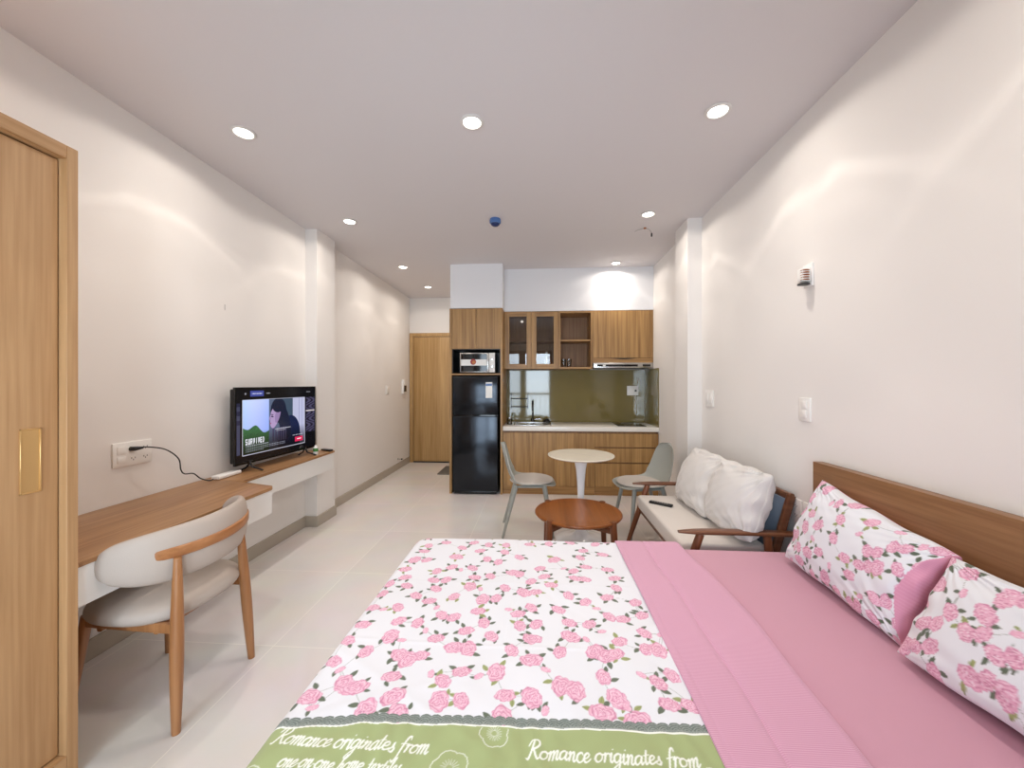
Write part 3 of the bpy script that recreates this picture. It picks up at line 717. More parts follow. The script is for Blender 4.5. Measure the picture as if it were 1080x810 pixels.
t = thing('wire_rack', 'black wire wall rack over the sink corner', 'rack', (-.24, 5.20, 1.0))
bm = BM()
for z_r in (1.03, 1.14):
    for y_ in (5.12, 5.225): sweep(bm, [(-.36, y_, z_r), (-.13, y_, z_r)], .003, n=6)
    for x_ in (-.36, -.30, -.245, -.19, -.13): sweep(bm, [(x_, 5.12, z_r), (x_, 5.225, z_r)], .002, n=6)
for x_ in (-.36, -.13):
    sweep(bm, [(x_, 5.225, 1.0), (x_, 5.225, 1.22)], .003, n=6); sweep(bm, [(x_, 5.225, 1.2), (x_, 5.239, 1.2)], .003, n=6)
part('wires', bm, M['black'], t)
t = thing('hob', 'black glass induction hob set into the worktop', 'hob', (1.15, 4.97, .822))
part('glass_plate', bx(.98, 1.32, 4.76, 5.16, .8225, .829, bev=.002), M['blackgloss'], t)
bm = BM()
for yy in (4.87, 5.06): lathe(bm, [(.07, .8292), (.07, .8297), (.067, .8297), (.067, .8292)], 1.15, yy, 0, n=32, cap=False)
part('cooking_zone', bm, M['shade'], t)
t = thing('power_socket', 'white power socket on the olive backsplash with a cord hanging below', 'socket', (1.27, YK-.01, 1.18))
part('plate', bx(1.195, 1.345, YK-.019, YK-.0105, 1.185, 1.312, bev=.002), M['whitep'], t)
part('socket_hole', bx(1.295, 1.32, YK-.0215, YK-.0188, 1.235, 1.262), M['black'], t, label='black plug')
part('cord', sweep(BM(), catmull([(1.305, YK-.018, 1.186), (1.31, YK-.016, 1.10), (1.302, YK-.015, 1.02), (1.31, YK-.015, .93)]), .0045, n=8), M['whitep'], t)
part('cord', sweep(BM(), catmull([(1.335, YK-.016, 1.312), (1.345, YK-.016, 1.36), (1.34, YK-.015, 1.42)]), .004, n=8), M['whitep'], t)
single('doormat', bx(-1.48, -1.09, 5.58, 6.12, 0.0005, .012, bev=.004), M['mat'], 'grey doormat on the tiles in the entry corridor', 'doormat')

# ================================================================== TULIP TABLE + SHELL CHAIRS
t = thing('pedestal_table', 'white pedestal dining table with round cream marble top between the two grey-green chairs', 'table', (.374, 3.36, 0))
part('tabletop', lathe(BM(), [(.20, .708), (.262, .712), (.283, .722), (.285, .727), (.283, .732), (.001, .732)], .374, 3.36, 0, n=72, cap=True), M['marble'], t, label='cream marble top with a thin vein')
pr = [(.212, .001), (.214, .006), (.205, .011), (.15, .02), (.09, .036), (.052, .065), (.034, .12), (.028, .22), (.027, .34), (.032, .48), (.042, .60), (.058, .68), (.075, .707)]
part('pedestal', lathe(BM(), pr, .374, 3.36, 0, n=56), M['whitegloss'], t)
bm = sweep(BM(), catmull([(.20, 3.50, .7322), (.33, 3.40, .7322), (.42, 3.33, .7322), (.55, 3.24, .7322)]), .0015, .0004, n=6); part('marble_vein', bm, M['shade'], t, label='grey vein')

def chair_shell(offset=0.0, inset=0.0, tmin=0.0, tmax=1.0):
    prof = [(.226, .434, .03), (.222, .438, .10), (.212, .444, .145), (.190, .450, .180), (.14, .452, .205), (.07, .448, .216), (-.02, .442, .220), (-.11, .448, .214), (-.165, .475, .204), (-.20, .535, .196), (-.222, .61, .184), (-.243, .69, .166), (-.260, .755, .138), (-.268, .785, .108), (-.273, .803, .070), (-.275, .808, .02)]
    n = 44; T_ = np.linspace(0, len(prof)-1, n)
    px_, pz_, pw_ = [np.interp(T_, range(len(prof)), [p[i] for p in prof]) for i in range(3)]
    ker = np.ones(3)/3
    for _ in range(1):
        for a in (px_, pz_, pw_): a[1:-1] = np.convolve(a, ker, 'same')[1:-1]
    i0, i1 = int(tmin*(n-1)), int(tmax*(n-1))
    px_, pz_, pw_ = px_[i0:i1+1], pz_[i0:i1+1], pw_[i0:i1+1]; n = len(px_)
    dx, dz_ = np.gradient(px_), np.gradient(pz_); ln = np.hypot(dx, dz_); nx_, nz_ = dz_/ln, -dx/ln      # inner (sitter) side normal
    nx_, nz_ = nx_, nz_
    m_ = 17; top, bot = [], []; bm = BM(); th = .007
    for j in range(n):
        r1, r2 = [], []
        for k in range(m_):
            u = -1+2*k/(m_-1); w_ = pw_[j]-inset
            up = .028*abs(u)**2.6*min(1, max(.12, (.20-px_[j])/.16))
            curl = .035*abs(u)**2.2 if pz_[j] > .52 else .035*abs(u)**2.2*max(0, (pz_[j]-.44)/.08)
            x, z = px_[j]+curl-nx_[j]*0, pz_[j]+up*(1 if pz_[j] < .5 else max(0, 1-(pz_[j]-.5)/.1))
            r1.append(bm.verts.new((x+nx_[j]*(-th/2-offset)*-1, u*w_, z+nz_[j]*(-th/2-offset)*-1)))
            r2.append(bm.verts.new((x+nx_[j]*(th/2-offset)*-1, u*w_, z+nz_[j]*(th/2-offset)*-1)))
        top.append(r1); bot.append(r2)
    for j in range(n-1):
        for k in range(m_-1):
            bm.faces.new((top[j][k], top[j+1][k], top[j+1][k+1], top[j][k+1])); bm.faces.new((bot[j][k], bot[j][k+1], bot[j+1][k+1], bot[j+1][k]))
        for k in (0, m_-1): bm.faces.new((top[j][k], bot[j][k], bot[j+1][k], top[j+1][k]))
    for j in (0, n-1):
        for k in range(m_-1): bm.faces.new((top[j][k], top[j][k+1], bot[j][k+1], bot[j][k]))
    bmesh.ops.recalc_face_normals(bm, faces=bm.faces)
    return bm
SC = thing('shell_chair', 'grey-green plastic shell chair left of the pedestal table by the refrigerator', 'chair', (-.065, 3.53, 0), .06, 'dining chairs at the round table')
part('seat_shell', chair_shell(), M['shell'], SC, local=True, ang=60)
pad = BM(); m_ = lathe(pad, [(.01, .451), (.16, .453), (.198, .457), (.207, .465), (.200, .474), (.17, .480), (.01, .481)], 0, 0, 0, n=48)
for v in pad.verts: v.co.x = v.co.x*.98+.012; v.co.z += .006*(abs(v.co.y)/.2)**2
part('seat_pad', pad, M['pad'], SC, local=True, label='warm grey fabric seat pad')
for sx, sy in ((1, 1), (1, -1), (-1, 1), (-1, -1)):
    part('leg', leg((.12 if sx > 0 else -.13, .12*sy, .440), (.19 if sx > 0 else -.25, .19*sy, 0), .019, .0115), M['shell'], SC, local=True)
for sy in (1, -1): part('under_bar', sweep(BM(), [(.12, .12*sy, .43), (-.13, .12*sy, .43)], .012, n=10), M['shell'], SC, local=True)
c2 = copy_tree(SC); c2.location = (.925, 3.50, 0); c2.rotation_euler.z = PI+.20
c2['label'] = 'grey-green plastic shell chair right of the pedestal table, behind the sofa arm'

# ================================================================== COFFEE TABLE
cx, cy = .30, 2.885
t = thing('coffee_table', 'low round reddish wooden coffee table before the pedestal table', 'coffee table', (cx, cy, 0))
part('tabletop', lathe(BM(), [(.29, .372), (.312, .376), (.320, .386), (.320, .392), (.316, .398), (.302, .400), (.296, .398), (.001, .398)], cx, cy, 0, n=80), M['teak'], t)
for sx, sy in ((1, 1), (1, -1), (-1, 1), (-1, -1)):
    part('leg', leg((cx+.215*sx, cy+.222*sy, .403), (cx+.235*sx, cy+.242*sy, 0), .024, .017, bulge=.002), M['teak_leg'], t)
for s_ in (1, -1):
    part('cross_beam', sweep(BM(), [(cx-.215, cy-.222*s_, .335), (cx, cy, .350 if s_ > 0 else .31), (cx+.215, cy+.222*s_, .335)], .013, .020, n=12, sq=4), M['teak_leg'], t)

# ================================================================== SOFA
y0s, y1s = 2.205, 3.235
t = thing('sofa', 'two-seat sofa with dark wooden frame and cream seat at the right wall', 'sofa', (1.1, 2.72, 0))
for yy in (y0s, y1s):
    n = 14; pts = [(.785+.635*k/n, yy, .520+.004*math.sin(PI*k/n)) for k in range(n+1)]
    wd = [.012, .020, .026, .029]+[.031]*8+[.029, .027, .024]
    part('armrest', sweep(BM(), pts, wd, [.006, .009, .011]+[.0125]*12, n=20, sq=3), M['sofa_wood'], t)
    part('front_leg', leg((.905, yy, .510), (.735, yy, 0), .021, .014, bulge=.004), M['teak_leg'], t)
    part('rear_leg', leg((1.262, yy, .510), (1.315, yy, 0), .021, .014, bulge=.003), M['teak_leg'], t)
    part('side_rail', sweep(BM(), [(.855, yy, .315), (1.31, yy, .30)], .013, .022, n=14, sq=4), M['sofa_wood'], t)
    yb = yy+(.03 if yy == y0s else -.03)
    part('back_post', sweep(BM(), [(1.29, yb, .30), (1.345, yb, .50), (1.408, yb, .725)], .014, .022, n=14, sq=4, up=(1, 0, 0)), M['sofa_wood'], t)
part('seat_rail', sweep(BM(), [(.85, y0s, .312), (.85, y1s, .312)], .013, .026, n=14, sq=4), M['sofa_wood'], t)
part('seat_rail', sweep(BM(), [(1.30, y0s, .30), (1.30, y1s, .30)], .013, .022, n=14, sq=4), M['sofa_wood'], t)
part('top_rail', sweep(BM(), [(1.405, y0s+.017, .715), (1.405, y1s-.017, .715)], .013, .022, n=14, sq=4), M['sofa_wood'], t)
part('back_panel', prism(BM(), [(1.315, .34), (1.33, .34), (1.40, .70), (1.385, .70)], y0s+.045, y1s-.045, plane='xz'), M['bluegrey'], t, label='blue-grey fabric back panel')
bm = BM()
for k in range(7): yy = y0s+.12+k*.133; box(bm, .865, 1.29, yy-.02, yy+.02, .322, .331)
part('slats', bm, M['sofa_wood'], t)
part('seat_cushion', bx(.815, 1.285, y0s+.035, y1s-.035, .332, .438, bev=.018, seg=4), M['cream'], t, label='cream fabric seat cushion')

def soft(name, hw, hh, T_, center, A, B, m, n=70, seed=1, wr=.006, colors=None, print_fn=None, pinch=.06, expo=.42, rc=0, blunt=False, tap=0):
    """soft cushion as one closed grid: front side then back side; A = along, B = up, N = A x B"""
    A, B = Vector(A).normalized(), Vector(B).normalized(); B = (B-A*A.dot(B)).normalized(); N_ = A.cross(B)
    e = np.sin(np.linspace(-1, 1, n)*PI/2)
    U1 = np.concatenate([e, e[::-1]]); sg = np.concatenate([np.ones(n), -np.ones(n)])
    idx = np.arange(2*n).astype(float)
    rg = np.random.RandomState(seed); ph = rg.rand(12)*6.28; fr_ = 6+rg.rand(12)*16; an = rg.rand(12)*PI
    def fn(K, V):
        k = K.astype(int); u = U1[k]; s_ = sg[k]; v = np.sin(V*PI/2)
        q = np.clip((1-u*u)*(1-v*v), 0, 1)
        x = hw*u*(1-pinch*(1-v*v))*np.sqrt(1-rc*v**4); y = hh*v*(1-pinch*1.2*(1-u*u))*np.sqrt(1-rc*u**4)
        qq = np.where(u > 0, np.clip((1-u**8)*(1-v*v), 0, 1), q) if blunt else q
        z = s_*T_*qq**expo
        y = y*(1-tap*(u+1)/2)-hh*tap*(u+1)/2
        # creases running in from the seams
        edge = np.clip(1-q, 0, 1)**2*np.clip(q*14, 0, 1)
        cr = np.zeros_like(x)
        for i in range(6):
            a = np.arctan2(v-(1 if i % 2 else -1), u-(1 if i % 3 else -1)); cr += np.sin(a*fr_[i]*1.6+ph[i])*.5
        for i in range(6, 12): cr += .35*np.sin(fr_[i]*(u*math.cos(an[i])+v*math.sin(an[i]))*1.0+ph[i]+1.5*np.sin(3*u+2*v))
        z = z+s_*wr*cr*(edge*.9+.12)*np.clip(q*20, 0, 1)
        x = x+.5*wr*np.sin(9*v+ph[0])*(np.abs(u) > .85)*np.abs(u); y = y+.6*wr*np.sin(8*u+ph[1])*np.abs(v)**6
        P = [center[i]+A[i]*x+B[i]*y+N_[i]*z for i in range(3)]
        return P
    K, V = np.meshgrid(idx, np.linspace(-1, 1, n))
    ks = K.astype(int)
    if print_fn is not None:
        u = U1[ks]; v = np.sin(V*PI/2)
        col = print_fn(u*hw, v*hh, sg[ks] > 0)
    else: col = np.ones((n, 2*n, 3))
    return painted_grid(idx, np.linspace(-1, 1, n), fn, col, name, m, None)
o = soft('back_cushion', .262, .215, .095, (1.182, 2.885, .648), (.02, -1, 0), (.40, 0, 1), M['white_cotton'], seed=3, wr=.007, pinch=.02, rc=.09)
o['label'] = 'off-white cotton back cushion on the sofa, the one nearer the kitchen'; o['category'] = 'cushion'; o['group'] = 'sofa back cushions'
o = soft('back_cushion', .228, .205, .115, (1.200, 2.405, .655), (.10, -1, 0), (.34, .0, 1), M['white_cotton'], seed=8, wr=.009, pinch=.01, rc=.12)
o['label'] = 'off-white crumpled cotton back cushion on the sofa, the one nearer the bed'; o['category'] = 'cushion'; o['group'] = 'sofa back cushions'
t = thing('remote_control', 'slim black remote control lying on the sofa seat', 'remote control', (.92, 2.94, .4385), math.radians(-37))
part('body', bx(-.085, .085, -.019, .019, .0005, .018, bev=.006, seg=3), M['black'], t, local=True)
bm = BM()
for i in range(3):
    for j in range(7): lathe(bm, [(.0035, .0175), (.003, .0195)], -.06+j*.018, -.01+i*.01, 0, n=8)
part('buttons', bm, M['shade'], t, local=True)

# ================================================================== DESK CHAIR
t = thing('armchair', 'wooden desk chair with greige upholstered curved back and seat by the desk', 'chair', (-1.61, 1.60, 0))
part('rear_leg', leg((-1.405, 1.412, .668), (-1.39, 1.39, 0), .013, .0145, bulge=.009, steps=14), M['chair_wood'], t)
part('rear_leg', leg((-1.425, 1.752, .672), (-1.405, 1.80, 0), .013, .0145, bulge=.009, steps=14), M['chair_wood'], t)
part('front_leg', leg((-1.81, 1.77, .415), (-1.85, 1.81, 0), .020, .014), M['chair_wood'], t)
part('front_leg', leg((-1.81, 1.43, .415), (-1.85, 1.39, 0), .020, .014), M['chair_wood'], t)
arc = catmull([(-1.548, 1.335, .688), (-1.470, 1.375, .686), (-1.415, 1.45, .684), (-1.386, 1.56, .684), (-1.383, 1.66, .688), (-1.41, 1.755, .694), (-1.462, 1.83, .700), (-1.54, 1.865, .704)], 7)
n = len(arc)
part('back_rail', sweep(BM(), arc, lerp_list([.013, .014, .014, .014, .014, .014, .012], n), lerp_list([.020, .022, .022, .022, .022, .021, .018], n), n=20, sq=4.5), M['chair_wood_h'], t)
# upholstered back inside the rail
cc = Vector((-1.66, 1.602)); P_ = []; K_ = 36
full = catmull([(-1.635, 1.305, .672), (-1.565, 1.325, .672), (-1.49, 1.375, .673), (-1.440, 1.45, .674), (-1.412, 1.55, .676), (-1.410, 1.66, .680), (-1.437, 1.76, .684), (-1.49, 1.83, .688), (-1.56, 1.865, .690), (-1.62, 1.87, .690)], 5)
n = len(full); sN = [2*i/(n-1)-1 for i in range(n)]
hz = [max(.012, .108*(1-abs(s_)**3.2)**.55) for s_ in sN]; ht = [max(.008, .030*(1-abs(s_)**5)**.5) for s_ in sN]
part('backrest', sweep(BM(), full, ht, hz, n=28, sq=2.3), M['leather'], t, label='greige upholstered backrest', ang=60)
# seat: rounded pad
bm = BM(); N1, N2 = 26, 56; rings = []
for i in range(N1+1):
    a = -PI/2+PI*i/N1; rr = max(.002, abs(math.cos(a))**.62); zz = .438+.054*math.copysign(abs(math.sin(a))**.85, math.sin(a))
    ring = []
    for k in range(N2):
        b_ = 2*PI*k/N2; ex = 2/2.5; xx = .236*math.copysign(abs(math.cos(b_))**ex, math.cos(b_)); yy = .246*math.copysign(abs(math.sin(b_))**ex, math.sin(b_))
        ring.append(bm.verts.new((-1.632+xx*rr, 1.602+yy*rr, zz)))
    rings.append(ring)
for a_, b_ in zip(rings, rings[1:]):
    for k in range(N2): bm.faces.new((a_[k], a_[(k+1) % N2], b_[(k+1) % N2], b_[k]))
bm.faces.new(list(reversed(rings[0]))); bm.faces.new(rings[-1])
part('seat', bm, M['leather'], t, label='greige upholstered seat', ang=70)
for yy0, yy1 in ((1.408, 1.425), (1.775, 1.775)):
    part('stretcher', sweep(BM(), [(-1.41, yy0, .392), (-1.82, yy1, .392)], .011, .020, n=14, sq=4), M['chair_wood'], t)
part('seat_frame', sweep(BM(), [(-1.50, 1.415, .378), (-1.50, 1.77, .378)], .011, .018, n=12, sq=4), M['chair_wood'], t)
part('seat_frame', sweep(BM(), [(-1.74, 1.415, .378), (-1.74, 1.77, .378)], .011, .018, n=12, sq=4), M['chair_wood'], t)
# ================================================================== BED
bX0, bX1, bY0, bY1 = -.625, 1.372, .30, 2.075
t = thing('bed', 'double bed with low walnut headboard against the right wall', 'bed', (.38, 1.19, 0))
part('base', bx(bX0+.03, 1.383, bY0+.03, bY1-.03, .08, .20, bev=.004), M['bedbase'], t)
part('headboard', bx(1.386, 1.433, .16, 2.035, .04, .955, bev=.002), M['head'], t)
for x in (bX0+.12, 1.28):
    for y in (bY0+.12, bY1-.12): part('leg', leg((x, y, .081), (x, y, 0), .03, .024), M['bedbase'], t)
single('mattress', bx(bX0, bX1, bY0, bY1, .2005, .487, bev=.035, seg=6), M['sheet'], 'mattress under a plain rose pink fitted sheet', 'mattress')

# ---- rose print
FL = "-0.618 1.000 L;-0.587 0.965 b;-0.621 1.132 M;-0.583 1.099 b;-0.544 1.048 L;-0.504 1.036 L;-0.444 0.967 L;-0.540 1.178 M;-0.624 1.225 M;-0.610 1.305 M;-0.621 1.408 M;-0.575 1.400 b;-0.526 1.418 M;-0.625 1.510 M;-0.493 1.338 M;-0.491 1.256 L;-0.423 1.333 M;-0.448 1.241 b;-0.426 1.173 L;-0.365 1.175 M;-0.397 1.156 L;-0.421 1.084 M;-0.389 1.012 L;-0.356 0.959 L;-0.383 1.294 b;-0.337 1.257 M;-0.310 1.102 b;-0.269 1.077 M;-0.262 1.008 L;-0.204 1.013 M;-0.265 1.220 L;-0.222 1.220 L;-0.245 1.306 M;-0.223 1.116 M;-0.121 1.123 L;-0.170 1.103 b;-0.155 1.284 M;-0.190 1.353 M;-0.082 1.217 M;-0.019 1.177 L;-0.026 1.275 M;-0.088 1.040 M;-0.017 1.038 L;-0.091 0.972 L;-0.062 1.342 M;-0.005 1.354 M;-0.108 1.434 b;-0.072 1.409 M;-0.024 1.449 M;-0.214 1.495 L;-0.163 1.505 M;-0.221 1.418 M;-0.331 1.508 M;-0.349 1.382 M;-0.303 1.373 M;-0.421 1.472 M;-0.484 1.504 M;-0.380 1.429 b;-0.548 1.578 M;-0.578 1.646 M;-0.627 1.589 M;-0.601 1.714 M;-0.588 1.807 L;-0.531 1.811 M;-0.454 1.710 M;-0.447 1.630 M;-0.394 1.636 M;-0.419 1.563 M;-0.394 1.750 M;-0.348 1.728 b;-0.274 1.667 M;-0.298 1.748 M;-0.281 1.589 L;-0.207 1.679 M;-0.235 1.569 b;-0.134 1.582 M;-0.107 1.711 L;-0.080 1.700 M;-0.056 1.552 L;-0.028 1.641 M;-0.395 1.851 L;-0.386 1.951 M;-0.290 1.923 M;-0.242 1.839 M;-0.186 1.813 M;-0.164 1.915 M;-0.163 1.994 M;-0.088 1.862 M;-0.571 1.905 M;-0.568 1.975 M;-0.485 2.017 M;-0.336 2.020 M;-0.255 1.996 M;-0.041 2.017 M;0.070 1.218 M;0.024 1.139 b;0.065 1.081 L;0.105 1.067 L;0.020 0.999 b;0.181 1.225 L;0.214 1.205 L;0.244 1.216 M;0.189 1.121 M;0.214 1.048 L;0.167 1.002 L;0.234 1.025 b;0.251 0.986 L;0.340 1.109 M;0.300 1.134 b;0.388 1.141 M;0.346 1.037 M;0.403 1.036 M;0.382 1.245 L;0.344 1.247 M;0.361 1.328 M;0.268 1.277 M;0.110 1.296 L;0.181 1.364 M;0.218 1.326 b;0.160 1.281 b;0.260 1.412 M;0.306 1.403 M;0.112 1.371 M;0.078 1.446 M;0.185 1.502 M;0.123 1.540 M;-0.009 1.557 M;-0.012 1.277 M;0.274 1.539 M;0.378 1.515 M;0.381 1.433 M;0.324 1.613 M;0.221 1.461 b;0.057 1.614 M;0.030 1.687 M;0.203 1.673 M;0.162 1.677 M;0.161 1.743 M;0.120 1.768 b;0.222 1.789 M;0.080 1.855 L;0.011 1.761 M;0.207 1.885 M;0.317 1.773 M;0.322 1.932 M;0.231 1.967 M;0.171 2.058 M;0.059 2.031 M;0.334 1.694 M;0.303 2.048 M;0.414 1.324 b;-0.010 1.038 M"
FLW = []
for q in FL.split(';'):
    a, b_, s_ = q.split(); FLW.append((float(a), float(b_), {'L': .0300, 'M': .0240, 'b': .0120}[s_]))
rg = np.random.RandomState(5)
tries = 0
while tries < 900:                                   # the same print goes on over the hanging edges
    tries += 1
    x, y = rg.uniform(-.95, .43), rg.uniform(.95, 2.36)
    if -.66 < x < .45 and y < 2.07: continue
    if all((x-f_[0])**2+(y-f_[1])**2 > .068**2 for f_ in FLW): FLW.append((x, y, rg.choice([.0285, .0225, .0225, .0115])))
WHITE, PK1, PK2, PK3, PKL = [np.array(npl(c)) for c in ((224, 225, 231), (224, 168, 192), (188, 108, 142), (232, 192, 210), (238, 222, 230))]
LF1, LF2, LF3, STEM = [np.array(npl(c)) for c in ((96, 106, 88), (152, 160, 104), (62, 72, 58), (126, 132, 122))]
def smooth(d, w_=.0011): return np.clip(.5-d/(2*w_), 0, 1)
def mixc(Cc, I, col, a): Cc[I] = Cc[I]*(1-a[:, None])+col*a[:, None]
def rose_print(S, Tt, flowers, seed, base=WHITE, dens=1.0):
    """paint roses, buds, leaves and stems at fabric positions S,Tt (metres)"""
    rg = np.random.RandomState(seed); s, t_ = S.ravel(), Tt.ravel()
    Cc = np.tile(base, (len(s), 1)).astype(float)
    srt = np.argsort(t_, kind='stable'); ts = t_[srt]
    def near(cx, cy, R):
        a, b_ = np.searchsorted(ts, [cy-R, cy+R]); I = srt[a:b_]; return I[np.abs(s[I]-cx) < R]
    def seg(p, q, w_, col, al=1.0):
        p, q = np.array(p), np.array(q); c_ = (p+q)/2; R = np.hypot(*(q-p))/2+w_+.002
        I = near(c_[0], c_[1], R)
        if not len(I): return
        d = q-p; L2 = max(d@d, 1e-12); X, Y = s[I]-p[0], t_[I]-p[1]; k = np.clip((X*d[0]+Y*d[1])/L2, 0, 1)
        mixc(Cc, I, col, smooth(np.hypot(X-k*d[0], Y-k*d[1])-w_)*al)
    def leafp(cx, cy, a, L_, W_, col):
        I = near(cx, cy, L_+.003)
        if not len(I): return
        X, Y = s[I]-cx, t_[I]-cy; u = (X*math.cos(a)+Y*math.sin(a))/L_; v = (-X*math.sin(a)+Y*math.cos(a))
        wd = W_*np.clip(1-u*u, 0, 1)**.8*(1-.25*u)
        mixc(Cc, I, col, smooth(np.abs(v)-wd)*(np.abs(u) < 1)); mixc(Cc, I, LF3, smooth(np.abs(v)-.0005)*(np.abs(u) < .95)*.5)
    F = np.array([f_[:3] for f_ in flowers])
    for i in range(len(F)):                          # stems to the nearest neighbour
        d = np.hypot(F[:, 0]-F[i, 0], F[:, 1]-F[i, 1]); d[i] = 9
        for j in np.argsort(d)[:2]:
            if d[j] < .125 and rg.rand() < .62:
                a, b_ = F[i, :2], F[j, :2]; m_ = (a+b_)/2+np.array([-(b_-a)[1], (b_-a)[0]])*rg.uniform(-.22, .22)
                pts = [a*(1-k)**2+2*m_*k*(1-k)+b_*k*k for k in np.linspace(0, 1, 7)]
                for p, q in zip(pts, pts[1:]): seg(p, q, .0007, STEM, .75)
    for (cx, cy, r) in F:                            # leaves
        nl = 1 if r < .015 else (2 if rg.rand() < .45 else 3); a0 = rg.uniform(0, 2*PI)
        col = LF2 if rg.rand() < .17 else LF1
        for k in range(nl):
            a = a0+k*rg.uniform(.9, 2.1); L_ = rg.uniform(.011, .0165)*(.75 if r < .015 else 1)
            leafp(cx+math.cos(a)*(r+L_*.55), cy+math.sin(a)*(r+L_*.55), a+rg.uniform(-.8, .8), L_, L_*.50, col)
    for (cx, cy, r) in F:                            # blooms
        I = near(cx, cy, r*1.4)
        p1, p2, p3, rr = rg.rand(4)*6.28
        if not len(I): continue
        X, Y = s[I]-cx, t_[I]-cy; th = np.arctan2(Y, X); ro = np.hypot(X, Y)
        sq_ = 1+.16*np.cos(2*(th-rr)) if r > .015 else 1+.25*np.cos(2*(th-rr)); ro = ro*sq_
        out = r*(.95+.09*np.abs(np.sin(2.5*th+p1))+.05*np.sin(7*th+p2)+.025*np.sin(13*th+p3)); a = smooth(ro-out)
        col = np.tile(PK1, (len(I), 1)); q = ro/r
        lightp = np.clip((np.sin(3*th+p3+4*q)+.1)*.8, 0, 1)[:, None]; col = col*(1-lightp*.6)+PK3*lightp*.6
        ring = np.sin(q*17+1.9*np.sin(3*th+p2+3*q)+1.3*np.sin(5*th+p1-4*q)+.6*np.sin(9*th+p3)); dk = (np.clip((ring-.62)*3.0, 0, 1)*(q < .95))[:, None]
        if r > .015: col = col*(1-dk*.75)+PK2*dk*.75
        hl = (np.clip((-ring-.80)*5, 0, 1)*(q < .9)*.7)[:, None]; col = col*(1-hl)+PKL*hl
        ed = (np.clip(1-np.abs(ro-out*.96)/.0016, 0, 1)*.55)[:, None]; col = col*(1-ed)+PK2*ed
        Cc[I] = Cc[I]*(1-a[:, None])+col*a[:, None]
    return Cc, near, seg, s, t_

GLY = {
 'o': (.95, [[(.5, .95), (.15, .8), (0, .4), (.2, .05), (.55, .05), (.8, .4), (.7, .8), (.45, .95), (.75, .8), (1.0, .85)]]),
 'm': (1.35, [[(0, .7), (.15, .95), (.2, .6), (.15, 0)], [(.17, .4), (.4, .9), (.6, .85), (.58, 0)], [(.6, .4), (.85, .9), (1.03, .85), (1.0, .2), (1.15, 0), (1.35, .25)]]),
 'n': (.98, [[(0, .7), (.15, .95), (.2, .6), (.15, 0)], [(.17, .4), (.42, .9), (.63, .85), (.6, .2), (.75, 0), (.98, .25)]]),
 'a': (1.02, [[(.75, .75), (.5, .95), (.1, .7), (.05, .2), (.3, 0), (.65, .35), (.78, .85)], [(.78, .85), (.72, .3), (.85, 0), (1.05, .25)]]),
 'c': (.82, [[(.7, .75), (.5, .95), (.12, .75), (.05, .3), (.3, 0), (.6, .05), (.85, .3)]]),
 'e': (.82, [[(0, .35), (.4, .45), (.6, .75), (.4, .95), (.1, .7), (.08, .25), (.3, 0), (.6, .1), (.85, .35)]]),
 'r': (.70, [[(0, .7), (.18, .95), (.2, .5), (.15, 0)], [(.18, .5), (.4, .9), (.68, .85)]]),
 'i': (.50, [[(0, .6), (.2, .95), (.15, .25), (.3, 0), (.5, .25)], [(.28, 1.35), (.31, 1.38)]]),
 'g': (.98, [[(.75, .8), (.5, .95), (.1, .7), (.08, .25), (.35, .05), (.7, .4), (.78, .9)], [(.78, .9), (.7, -.4), (.4, -.95), (.05, -.75), (.3, -.35), (.98, .2)]]),
 't': (.60, [[(.25, 1.5), (.2, .3), (.35, 0), (.6, .25)], [(-.05, .95), (.55, 1.0)]]),
 's': (.66, [[(0, .15), (.3, .6), (.35, .95)], [(.35, .95), (.3, .7), (.55, .35), (.45, .03), (.1, .05)]]),
 'f': (.78, [[(.85, 1.5), (.7, 1.85), (.45, 1.6), (.35, .6), (.25, -.6), (0, -.95), (-.25, -.75)], [(.05, .85), (.75, .95)]]),
 'R': (1.5, [[(.45, 1.8), (.35, .9), (.15, 0), (-.1, .02)], [(-.1, 1.3), (.2, 1.85), (.9, 1.95), (1.15, 1.6), (.9, 1.15), (.4, .95)], [(.55, 1.0), (.9, .4), (1.25, 0), (1.5, .2)]]),
 'h': (.95, [[(.15, 1.2), (.4, 1.8), (.3, 1.9), (.2, 1.2), (.1, 0)], [(.13, .4), (.4, .9), (.62, .8), (.58, .2), (.75, 0), (.95, .25)]]),
 'x': (.76, [[(0, .85), (.2, .9), (.45, .1), (.72, .1)], [(.65, .95), (.05, 0)]]),
 'l': (.48, [[(0, .3), (.35, 1.5), (.3, 1.9), (.15, 1.6), (.12, .3), (.3, 0), (.5, .25)]]),
 '-': (.55, [[(.08, .45), (.45, .45)]]), ' ': (.55, [])}
def write_line(text, x0, x1, base_y, h, seg, w_, col):
    W_ = sum(GLY[c][0] for c in text); k = (x1-x0)/W_; x = 0
    for ch in text:
        adv, strokes = GLY[ch]
        for st in strokes:
            pts = [p for p in catmull([(a, b_, 0) for a, b_ in st], 4)] if len(st) > 2 else [Vector((a, b_, 0)) for a, b_ in st]
            q = [(x0+(x+p.x+.28*(p.y-.5))*k, base_y+p.y*h) for p in pts]
            for i, (a, b_) in enumerate(zip(q, q[1:])):
                ww = w_*(1.25 if b_[1] < a[1] else .8); seg(a, b_, ww, col)
        x += adv

